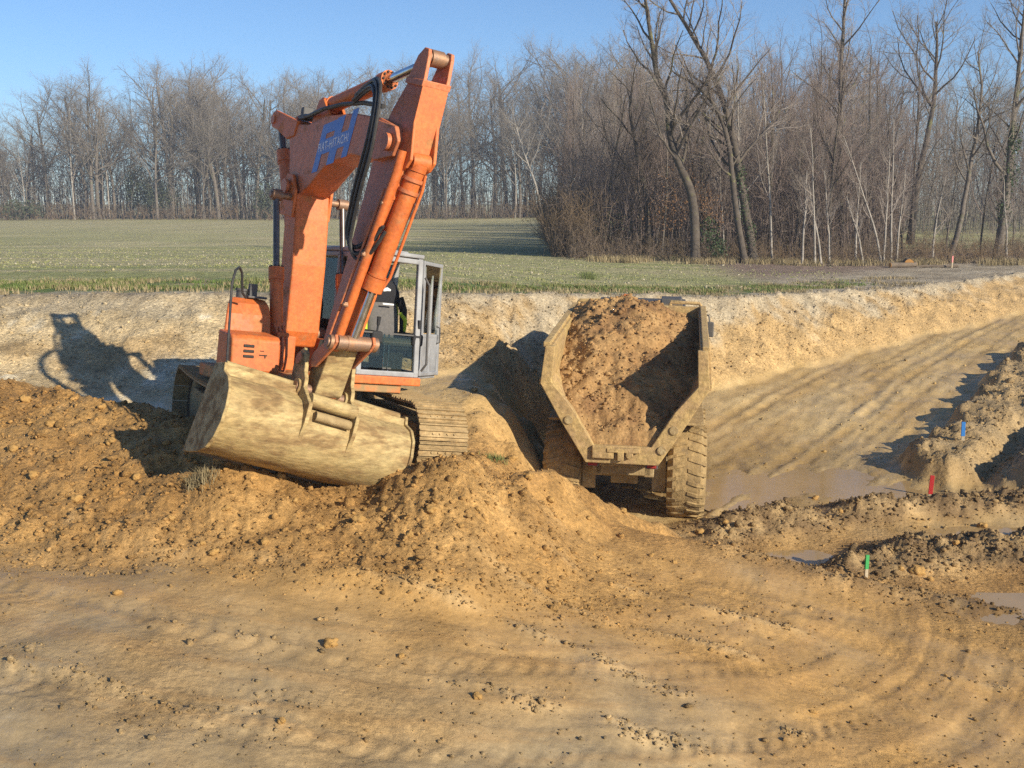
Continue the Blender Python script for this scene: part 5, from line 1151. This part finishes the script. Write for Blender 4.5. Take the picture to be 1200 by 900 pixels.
def branch(tw, tr, P0, d, L, rad, lvl, r, p):
    """grow one branch and its children; lvl counts down to the twigs"""
    k = p['pts'][lvl]; pts = [P0]; dd = d
    for i in range(k - 1):
        dd = unit(dd + rnd_perp(dd, r) * p['wander'][lvl] + np.array([0, 0, p['up'][lvl]]))
        pts.append(pts[-1] + dd * L / (k - 1))
    rr = np.linspace(rad, rad * p['taper'][lvl], k)
    (tr if lvl >= p['solid'] else tw).add(np.array(pts), rr, p['sides'][lvl])
    if lvl == 0: return
    n = max(1, int(p['kids'][lvl] * (0.75 + 0.5 * r.random())))
    for c in range(n):
        t = p['from'][lvl] + (1 - p['from'][lvl]) * (c + r.random()) / n
        f = t * (k - 1); i = min(int(f), k - 2); q = pts[i] + (pts[i + 1] - pts[i]) * (f - i)
        ax = unit(pts[i + 1] - pts[i]); ang = R(p['ang'][lvl] * (0.7 + 0.6 * r.random()) * (1 - 0.35 * t))
        nd = unit(ax * math.cos(ang) + rnd_perp(ax, r) * math.sin(ang))
        rl = rad + (rad * p['taper'][lvl] - rad) * t
        ll = L * p['ratio'][lvl] * (1.12 - 0.62 * t if lvl > 1 else 1 - 0.4 * t) * (0.7 + 0.6 * r.random())
        branch(tw, tr, q, nd, ll, min(rl * 0.62, max(p['minr'], ll * p['slim'])), lvl - 1, r, p)

OAK = dict(pts=[3, 4, 5, 6, 7], wander=[.25, .25, .22, .2, .06], up=[.05, .08, .10, .12, .05], taper=[.35, .3, .3, .3, .35], sides=[3, 3, 4, 5, 8], kids=[0, 7, 8, 8, 13], **{'from': [0, .15, .2, .2, .34]}, ang=[0, 50, 50, 52, 54], ratio=[0, .50, .52, .54, .50], minr=.012, slim=.011, solid=3)
YOUNG = dict(pts=[3, 4, 5, 6, 8], wander=[.2, .22, .2, .15, .05], up=[.08, .12, .16, .22, .05], taper=[.4, .3, .3, .3, .22], sides=[3, 3, 3, 4, 6], kids=[0, 5, 7, 7, 16], **{'from': [0, .1, .15, .2, .28]}, ang=[0, 42, 40, 40, 44], ratio=[0, .48, .5, .5, .36], minr=.010, slim=.010, solid=4)

def make_tree_meshes(name, H, rad, P, seed, m_tr, m_tw, levels=4, lean=0.0, trunk=None, min_twig=None):
    """returns (trunk mesh, crown mesh) around the origin"""
    r = np.random.default_rng(seed); tw = Tubes(); tr = Tubes(); p = dict(P)
    if min_twig: p['minr'] = min_twig
    if trunk is None:
        branch(tw, tr, np.zeros(3), unit(np.array([lean, r.normal(0, .03), 1.0])), H, rad, levels, r, p)
    else:
        pts = np.array(trunk); k = len(pts); rr = np.linspace(rad, rad * 0.25, k) ; rr[0] *= 1.25
        tr.add(pts, rr, 8); L = float(np.sum(np.linalg.norm(np.diff(pts, axis=0), axis=1)))
        n = p['kids'][4]
        for c in range(n):
            t = p['from'][4] + (1 - p['from'][4]) * (c + r.random()) / n; f = t * (k - 1); i = min(int(f), k - 2); q = pts[i] + (pts[i + 1] - pts[i]) * (f - i)
            ax = unit(pts[i + 1] - pts[i]); ang = R(p['ang'][4] * (0.8 + 0.6 * r.random()) * (1 - .3 * t)); nd = unit(ax * math.cos(ang) + rnd_perp(ax, r) * math.sin(ang))
            ll = L * p['ratio'][4] * (1.1 - .6 * t) * (.6 + .7 * r.random()); rl = rad * (1 - .75 * t)
            branch(tw, tr, q, nd, ll, min(rl * .55, max(p['minr'], ll * .02)), 3, r, p)
    out = []
    for t, nm, mm in ((tr, name + '_trunk', m_tr), (tw, name + '_crown', m_tw)):
        V, F = t.arrays(); me = np_mesh(nm, V, F); me.materials.append(MATS[mm])
        me.polygons.foreach_set('use_smooth', [True] * len(me.polygons)); out.append(me)
    return out

def place_tree(name, meshes, x, y, s=(1, 1, 1), rz=0.0, label=None, group=None, lean=(0, 0), z=None):
    zz = float(height(np.array([x]), np.array([y]), False)[0][0]) if z is None else z
    root = empty(name, (x, y, zz - 0.08), rz); root.scale = s; root.rotation_euler[0] = lean[0]; root.rotation_euler[1] = lean[1]
    tag(root, label, 'tree', group)
    for nm, me in zip(('trunk', 'crown'), meshes):
        o = bpy.data.objects.new(nm, me); COL.objects.link(o); o.parent = root
    return root

r_ = np.random.default_rng(77)
FAROAK = dict(OAK); FAROAK.update(kids=[0, 8, 8, 8, 14], ang=[0, 52, 52, 54, 60], ratio=[0, .55, .55, .56, .56], up=[.03, .05, .06, .07, .05]); FAROAK['from'] = [0, .12, .15, .2, .27]
# --- far wood behind the field, about 200 m away
FAR = [make_tree_meshes('far_oak', 22, 0.36, FAROAK, 500 + k, 'bark_grey', 'twig_grey', min_twig=0.024) for k in range(5)]
FARY = [make_tree_meshes('far_young', 20, 0.17, YOUNG, 520 + k, 'bark_pale' if k == 0 else 'bark_grey', 'twig_grey', min_twig=0.022) for k in range(3)]
top_px = lambda x: np.interp(x, [-300, 0, 25, 60, 90, 120, 200, 260, 300, 325, 350, 400, 470, 540, 600, 650, 720], [150, 172, 140, 120, 96, 88, 82, 74, 84, 105, 97, 96, 84, 72, 70, 72, 60])
xs = np.sort(np.concatenate([r_.uniform(-300, -60, 22), r_.uniform(-60, 335, 62), r_.uniform(335, 740, 66)]))
for i, px_ in enumerate(xs):
    Y = r_.uniform(196, 235); X = (px_ - 600) / FPX * Y
    zg = float(height(np.array([X]), np.array([Y]), False)[0][0])
    hh = (at(px_, top_px(px_), Y)[2] - zg) * r_.uniform(0.78, 1.02)
    big_ = r_.random() < 0.62; me = FAR[i % 5] if big_ else FARY[i % 3]
    s_ = hh / (24.5 if big_ else 24.0); w_ = s_ * r_.uniform(0.9, 1.25)
    place_tree('oak_tree' if big_ else 'slender_tree', me, X, Y, (w_, w_, s_), r_.uniform(0, 6.28),
               ('broad bare oak in the far wood beyond the field' if big_ else 'slender bare tree in the far wood beyond the field'), 'trees of the far wood')
# --- near wood at the right
WOODY = [make_tree_meshes('wood_tree', 11.5, 0.085, YOUNG, 540 + k, ('bark_grey', 'bark_dark', 'bark_pale', 'bark_grey', 'bark_dark')[k], ('twig_mauve', 'twig_mauve', 'twig_pale', 'twig_grey', 'twig_mauve')[k], min_twig=0.011) for k in range(5)]
WOODO = [make_tree_meshes('wood_oak', 13, 0.15, OAK, 560 + k, 'bark_dark', 'twig_mauve', min_twig=0.012) for k in range(2)]
wtop = lambda x: np.interp(x, [600, 650, 700, 760, 820, 900, 960, 1040, 1100, 1160, 1230, 1330], [120, 88, 70, 62, 55, 48, 45, 55, 80, 95, 90, 80])
cnt = 0
while cnt < 225:
    px_ = r_.uniform(655, 1340); Y = 57 + 75 * r_.random() ** 1.5
    if px_ < 700 and Y < 64: continue
    if px_ > 1040 and px_ < 1260 and 58 < Y < 105 and r_.random() < 0.85: continue
    X = (px_ - 600) / FPX * Y; zg = float(height(np.array([X]), np.array([Y]), False)[0][0])
    hh = (at(px_, wtop(px_), Y)[2] - zg) * r_.uniform(0.62, 1.03)
    o_ = r_.random() < 0.22; me = WOODO[cnt % 2] if o_ else WOODY[r_.integers(0, 5)]
    s_ = hh / (14.3 if o_ else 13.4); w_ = min(s_, 1.15) * r_.uniform(.8, 1.05)
    pale = me is WOODY[2]
    place_tree('young_oak' if o_ else ('pale_tree' if pale else 'young_tree'), me, X, Y, (w_, w_, s_), r_.uniform(0, 6.28),
               'spreading bare young oak in the thicket at the right' if o_ else ('slim pale barked tree among the thicket at the right' if pale else 'thin bare brown tree in the thicket at the right'), 'trees of the near wood', (r_.normal(0, .04), r_.normal(0, .04)))
    cnt += 1
# wood closing the view at the far right, beyond its little meadow
for i in range(34):
    px_ = r_.uniform(960, 1330); Y = r_.uniform(150, 190); X = (px_ - 600) / FPX * Y
    zg = float(height(np.array([X]), np.array([Y]), False)[0][0]); hh = (at(px_, np.interp(px_, [960, 1100, 1330], [60, 100, 92]), Y)[2] - zg) * r_.uniform(.8, 1.02); s_ = hh / 24.3
    place_tree('meadow_oak', FAR[i % 5] if i % 3 else FARY[i % 3], X, Y, (s_ * .85, s_ * .85, s_), r_.uniform(0, 6.28), 'bare tall tree behind the small meadow at the far right', 'trees behind the small meadow')

def px_tree(name, pts, Y, rad, P, seed, m_tr, m_tw, label, ratio=None, kids=None, frm=None, dy=None, min_twig=0.012):
    """a tree whose trunk follows a measured line; the line is built at its own distance with its own depth"""
    r = np.random.default_rng(seed); base = at(*pts[0], Y); base[2] = float(height(np.array([base[0]]), np.array([base[1]]), False)[0][0])
    W_ = [at(a, b, Y + (0 if dy is None else dy * i)) for i, (a, b) in enumerate(pts)]; W_[0] = base.copy()
    # smooth the line
    Q = []
    for i in range(len(W_) - 1):
        a, b, c, d = W_[max(i - 1, 0)], W_[i], W_[i + 1], W_[min(i + 2, len(W_) - 1)]
        for s in (0, .34, .67): Q.append(0.5 * (2 * b + (c - a) * s + (2 * a - 5 * b + 4 * c - d) * s * s + (3 * b - a - 3 * c + d) * s ** 3))
    Q.append(W_[-1]); Q = np.array(Q) - base
    wob = np.cumsum(r.normal(0, .06, len(Q))); Q[:, 1] += wob - wob[0]
    p = dict(P)
    if ratio: p['ratio'] = p['ratio'][:4] + [ratio]
    if kids: p['kids'] = p['kids'][:4] + [kids]
    if frm is not None: p['from'] = p['from'][:4] + [frm]
    me = make_tree_meshes(name, 10, rad, p, seed, m_tr, m_tw, trunk=Q, min_twig=min_twig)
    return place_tree(name, me, base[0], base[1], label=label, z=base[2] + 0.08)
px_tree('crooked_oak', [(815, 290), (814, 255), (808, 220), (795, 190), (786, 160), (782, 120), (770, 85), (764, 50), (758, 15), (752, -30)], 53, 0.25, OAK, 601, 'bark_dark', 'twig_pale', 'crooked dark oak with an S shaped trunk in front of the thicket', .36, 22, .28)
px_tree('leaning_oak', [(884, 300), (876, 262), (868, 215), (862, 175), (852, 130), (838, 90), (820, 55), (796, 15), (770, -30)], 53, 0.23, OAK, 602, 'bark_dark', 'twig_pale', 'tall dark oak whose trunk leans to the upper left', .30, 22, .28)
px_tree('twin_oak', [(873, 312), (866, 270), (858, 215), (852, 165), (838, 125), (815, 100), (790, 85)], 52.7, 0.18, OAK, 603, 'bark_dark', 'twig_mauve', 'dark bent oak standing close beside the leaning one', .28, 16, .35)
px_tree('tall_oak', [(987, 305), (986, 240), (985, 180), (986, 120), (987, 60), (990, 10), (992, -40)], 62, 0.20, OAK, 604, 'bark_grey', 'twig_pale', 'straight tall oak with a forked crown above the thicket', .26, 18, .42)
px_tree('dead_limb_oak', [(762, 275), (757, 235), (750, 200), (744, 165), (738, 130), (742, 95)], 58, 0.20, OAK, 605, 'bark_dark', 'twig_grey', 'low dark oak with twisted limbs left of the crooked oak', .42, 10, .3)
px_tree('open_crown_oak', [(1068, 262), (1076, 215), (1086, 170), (1094, 130), (1098, 90), (1100, 55), (1098, 25)], 80, 0.26, OAK, 606, 'bark_dark', 'twig_grey', 'oak with a wide open crown at the meadow edge', .42, 12, .42)
px_tree('mossy_tree', [(1114, 296), (1124, 262), (1132, 225), (1140, 180), (1147, 140), (1150, 100), (1148, 60)], 57, 0.15, OAK, 607, 'bark_grey', 'twig_grey', 'leaning grey tree at the meadow edge, left of the ivy covered oak', .34, 18, .35)
px_tree('ivy_oak', [(1170, 292), (1176, 250), (1182, 205), (1188, 160), (1195, 110), (1200, 60), (1204, 10)], 57, 0.24, OAK, 608, 'bark_grey', 'twig_grey', 'oak at the right edge with an ivy covered stem', .38, 18, .3)
px_tree('pale_leaning_tree', [(636, 243), (628, 218), (618, 190), (608, 160), (600, 130)], 190, 0.24, OAK, 609, 'bark_pale', 'twig_grey', 'pale trunk leaning left at the corner of the far wood', .35, 16, .35, min_twig=0.022)
# pale birch stems at the edge of the thicket
for i, (a, t_, lean) in enumerate([(955, 150, -8), (962, 215, -14), (972, 200, -6), (1003, 190, 6), (1035, 175, 4), (1044, 140, 2), (1050, 200, 10), (940, 200, 5), (1012, 230, -22), (1032, 160, -45), (905, 90, -10), (868, 60, -4), (1180, 210, -6), (1093, 205, 14)]):
    Y = 52.6 + (i * 0.37) % 2.5; b = 306 + (i * 3) % 7
    px_tree('birch_tree', [(a, b), (a + lean * .2, b - (b - t_) * .33), (a + lean * .6, b - (b - t_) * .66), (a + lean, t_)], Y, 0.062, YOUNG, 640 + i, 'bark_pale', 'twig_pale',
            ['white birch stem, first at the front of the thicket', 'low white birch leaning left behind the first stem', 'white birch next to the straight tall oak', 'white birch just right of the tall oak', 'white birch left of the sawn log', 'tallest white birch above the sawn log', 'white birch leaning over the sawn log', 'short white birch at the left of the birch clump', 'thin white birch leaning far left low down', 'bent white birch arching left over the brush', 'tall thin pale stem between leaning oak and birches', 'tall thin pale stem behind the leaning oak', 'short pale sapling beside the ivy covered oak', 'short pale sapling beside the leaning grey tree'][i], .30, 9, .3, min_twig=0.009)

# --- undergrowth: brambles and saplings that read as one mass
def thicket(name, n, area, m, seed, hgt, label, cat, spread=0.5, rad=0.012, kids=5):
    r = np.random.default_rng(seed); T = Tubes()
    P = area(r, n); z, _ = height(P[:, 0], P[:, 1], False)
    for (x, y), zz in zip(P, z):
        h = hgt * r.uniform(.45, 1.2); d = unit(np.array([r.normal(0, spread), r.normal(0, spread), 1.0])); b = np.array([x, y, zz - .05]); c1 = b + d * h * .5; c2 = c1 + unit(d + r.normal(0, .25, 3)) * h * .5
        T.add(np.array([b, c1, c2]), np.array([rad, rad * .75, rad * .35]), 3)
        for k in range(kids):
            t = r.uniform(.2, 1); q = b + (c1 - b) * min(1, 2 * t) if t < .5 else c1 + (c2 - c1) * (2 * t - 1)
            e = unit(d * .8 + r.normal(0, .55, 3)); l = h * r.uniform(.15, .42); T.add(np.array([q, q + e * l * .5, q + unit(e + r.normal(0, .3, 3)) * l]), np.array([rad * .55, rad * .45, rad * .25]), 3)
    V, F = T.arrays(); me = np_mesh(name, V, F); return tag(link(name, me, m, None), label, cat, kind='stuff')
def edge_area(x0, x1, y0, y1, pw=1.0):
    def f(r, n):
        px_ = r.uniform(x0, x1, n); Y = y0 + (y1 - y0) * r.random(n) ** pw; return np.stack([(px_ - 600) / FPX * Y, Y], 1)
    return f
def left_bush(r, n):
    px_ = 668 + np.abs(r.normal(0, 1, n)) * 24 - 22; Y = 56 + r.uniform(0, 14, n) + np.clip(px_ - 660, 0, 50) * -.05; return np.stack([(px_ - 600) / FPX * Y, Y], 1)
thicket('brambles', 2600, edge_area(665, 1330, 52.6, 66, 1.3), 'brush', 701, 1.3, 'brown brambles along the edge of the wood', 'brambles', .6, .012, 5)
thicket('saplings', 2600, edge_area(665, 1050, 57, 100, 1.2), 'twig_mauve', 702, 6.0, 'crowded thin saplings filling the thicket', 'saplings', .14, .020, 7)
thicket('edge_bush', 900, left_bush, 'brush', 703, 3.2, 'dark leafless bushes at the left corner of the near wood', 'bushes', .28, .016, 8)
thicket('far_brush', 1900, edge_area(-300, 760, 192, 215), 'brush', 704, 3.0, 'low brush at the foot of the far wood', 'brush', .35, .05, 6)
thicket('far_saplings', 2100, edge_area(-300, 760, 200, 262), 'twig_grey', 705, 13.0, 'thin poles standing between the far trees', 'saplings', .09, .06, 8)
thicket('back_saplings', 2000, edge_area(690, 1340, 100, 165), 'twig_grey', 706, 8.0, 'thin poles deep in the near wood', 'saplings', .10, .035, 7)
n = 5000; r9 = np.random.default_rng(9); A = edge_area(690, 1330, 51.4, 54.5)(r9, n); k = fbm(A[:, 0] * .5, A[:, 1] * .5, 455, 3) > -.1; A = A[k]; z, _ = height(A[:, 0], A[:, 1], False)
tag(blades('rough_grass', A[:, 0], A[:, 1], z, 0.34, 0.011, 'grass_dry', 91, .8), 'rough dry grass at the foot of the wood', 'grass', kind='stuff')
# leaves that stay on: dead oak leaves, ivy and evergreens
def leaves(name, C, rad, n, size, m, seed, label, cat):
    r = np.random.default_rng(seed); P = []
    for (c, rd) in zip(C, rad):
        v = r.normal(size=(n, 3)); v /= np.linalg.norm(v, axis=1)[:, None]; v *= (r.random((n, 1)) ** .45); cl = fbm(v[:, 0] * 2 + c[0], v[:, 1] * 2 + v[:, 2] * 2, seed, 2) > -.15
        P.append((c + v * np.array(rd))[cl])
    P = np.concatenate(P); n_ = len(P); a = r.normal(size=(n_, 3)); a /= np.linalg.norm(a, axis=1)[:, None]; b = np.cross(a, r.normal(size=(n_, 3))); b /= np.linalg.norm(b, axis=1)[:, None]
    s = size * r.uniform(.6, 1.3, (n_, 1)); V = np.stack([P - a * s, P + b * s * .55, P + a * s, P - b * s * .55], 1).reshape(-1, 3); F = np.arange(n_ * 4).reshape(-1, 4)
    o = link(name, np_mesh(name, V, F), m, None); return tag(o, label, cat) if cat else o
def pc(a, b, Y): return at(a, b, Y)
for i, (a, b, Y, rx, rz, mm, lab, cat, nn_) in enumerate([
        (180, 230, 204, 5.0, 3.4, 'evergreen', 'dark green conifer clump low in the far wood at the left', 'conifer', 3600), (160, 212, 205, 2.2, 4.2, 'evergreen', 'narrow evergreen among the oaks of the far wood', 'conifer', 2200), (310, 235, 196, 2.2, 3.2, 'evergreen', 'dark evergreen at the right end of the left tree group', 'conifer', 1700), (25, 245, 195, 5.0, 1.8, 'evergreen', 'low evergreen scrub at the left end of the far wood', 'shrub', 1600)]):
    c = pc(a, b, Y); root = empty('evergreen_tree', (c[0], c[1], float(height(np.array([c[0]]), np.array([c[1]]), False)[0][0])))
    tag(root, lab, cat)
    o = leaves('crown', [c], [(rx, rx * .8, rz)], nn_, 0.20, mm, 800 + i, None, None); o.parent = root; o.matrix_parent_inverse = Matrix.Translation(-Vector(root.location))
    q = MB(); q.tube([(0, 0, -.1), (0, 0, c[2] - root.location.z)], [.2, .1], 8); q.build('trunk', 'bark_dark', root)
root = leaves('oak_scrub', [pc(795, 225, 56), pc(780, 250, 56.2), pc(830, 245, 56.5)], [(1.5, 1.0, 1.6), (1.3, 1, 1.0), (1.0, .8, 1.2)], 800, 0.05, 'brown_leaf', 820, 'oak scrub still holding its orange brown leaves behind the crooked trunk', 'shrub')
leaves('green_shrub', [pc(832, 272, 53.2), pc(842, 290, 53.0)], [(.55, .5, .8), (.6, .5, .5)], 500, 0.06, 'ivy', 821, 'small dark green shrub beside the crooked oak trunk', 'shrub')
leaves('ivy', [pc(1176, 245, 56.9), pc(1184, 205, 56.9), pc(1188, 165, 56.9)], [(.45, .4, 1.0), (.5, .4, 1.1), (.45, .4, 1.0)], 420, 0.06, 'ivy', 822, 'ivy climbing the stem of the oak at the right edge', 'ivy')
leaves('ivy', [pc(872, 240, 52.8), pc(868, 210, 52.8), pc(880, 275, 52.8)], [(.32, .3, .9), (.3, .3, .8), (.3, .3, .8)], 240, 0.05, 'ivy', 823, 'ivy climbing the leaning oak in the middle of the thicket', 'ivy')
leaves('ivy', [pc(988, 225, 61.5), pc(986, 190, 61.5)], [(.45, .4, 1.0), (.4, .4, 1.0)], 260, 0.055, 'ivy', 824, 'ivy on the trunk of the straight tall oak', 'ivy')
leaves('bush', [pc(700, 250, 58), pc(720, 265, 57)], [(1.6, 1.2, 1.2), (1.4, 1, .8)], 420, 0.05, 'evergreen', 825, 'sparse dark bush low at the left corner of the near wood', 'shrub')
# sawn logs, fallen branch and brush at the edge of the wood
def log(a, b, Y, L, rad, rz, label, endm='log_end'):
    p = at(a, b, Y); z = float(height(np.array([p[0]]), np.array([p[1]]), False)[0][0])
    root = empty('sawn_log', (p[0], p[1], z + rad * .85), rz); tag(root, label, 'log')
    q = MB(); q.tube([(-L / 2, 0, 0), (-L * .2, .02, .01), (L * .2, -.02, 0), (L / 2, 0, .02)], [rad * 1.05, rad, rad * .97, rad * .95], 14, cap=False); q.build('bark', 'log_bark', root, smooth=True)
    q = MB(); q.cyl((-L / 2 - .012, 0, 0), (-L / 2 + .02, 0, 0), rad * 1.0, 14); q.build('cut_end', endm, root); q = MB(); q.cyl((L / 2 - .02, 0, .02), (L / 2 + .012, 0, .02), rad * .9, 14); q.build('cut_end', endm, root)
log(1064, 310, 51.2, 1.3, 0.20, R(75), 'thick sawn log showing its orange cut end')
log(1058, 315, 50.5, 1.3, 0.12, R(12), 'thin cut log lying in front of the thick one')
log(1100, 318, 50.3, 1.7, 0.06, R(-8), 'pale cut branch lying on the bare ground', 'stake_wood')
log(1160, 306, 54.0, 2.2, 0.07, R(10), 'long cut branch lying by the ivy covered oak', 'stake_wood')
# ------------------------------------------------------------------ thin spring haze over the whole place
def build_haze():
    q = MB(); q.box((0, 120, 16), (700, 700, 44)); o = q.build('haze', None)
    m = bpy.data.materials.new('haze'); m.use_nodes = True; N = m.node_tree.nodes; N.clear(); out = N.new('ShaderNodeOutputMaterial'); v = N.new('ShaderNodeVolumePrincipled')
    v.inputs['Color'].default_value = (0.80, 0.88, 1.0, 1); v.inputs['Density'].default_value = 0.0008; v.inputs['Anisotropy'].default_value = 0.2
    m.node_tree.links.new(v.outputs[0], out.inputs['Volume']); o.data.materials.append(m)
    tag(o, 'thin bluish spring haze over the field and woods', 'haze', kind='stuff')
build_haze()
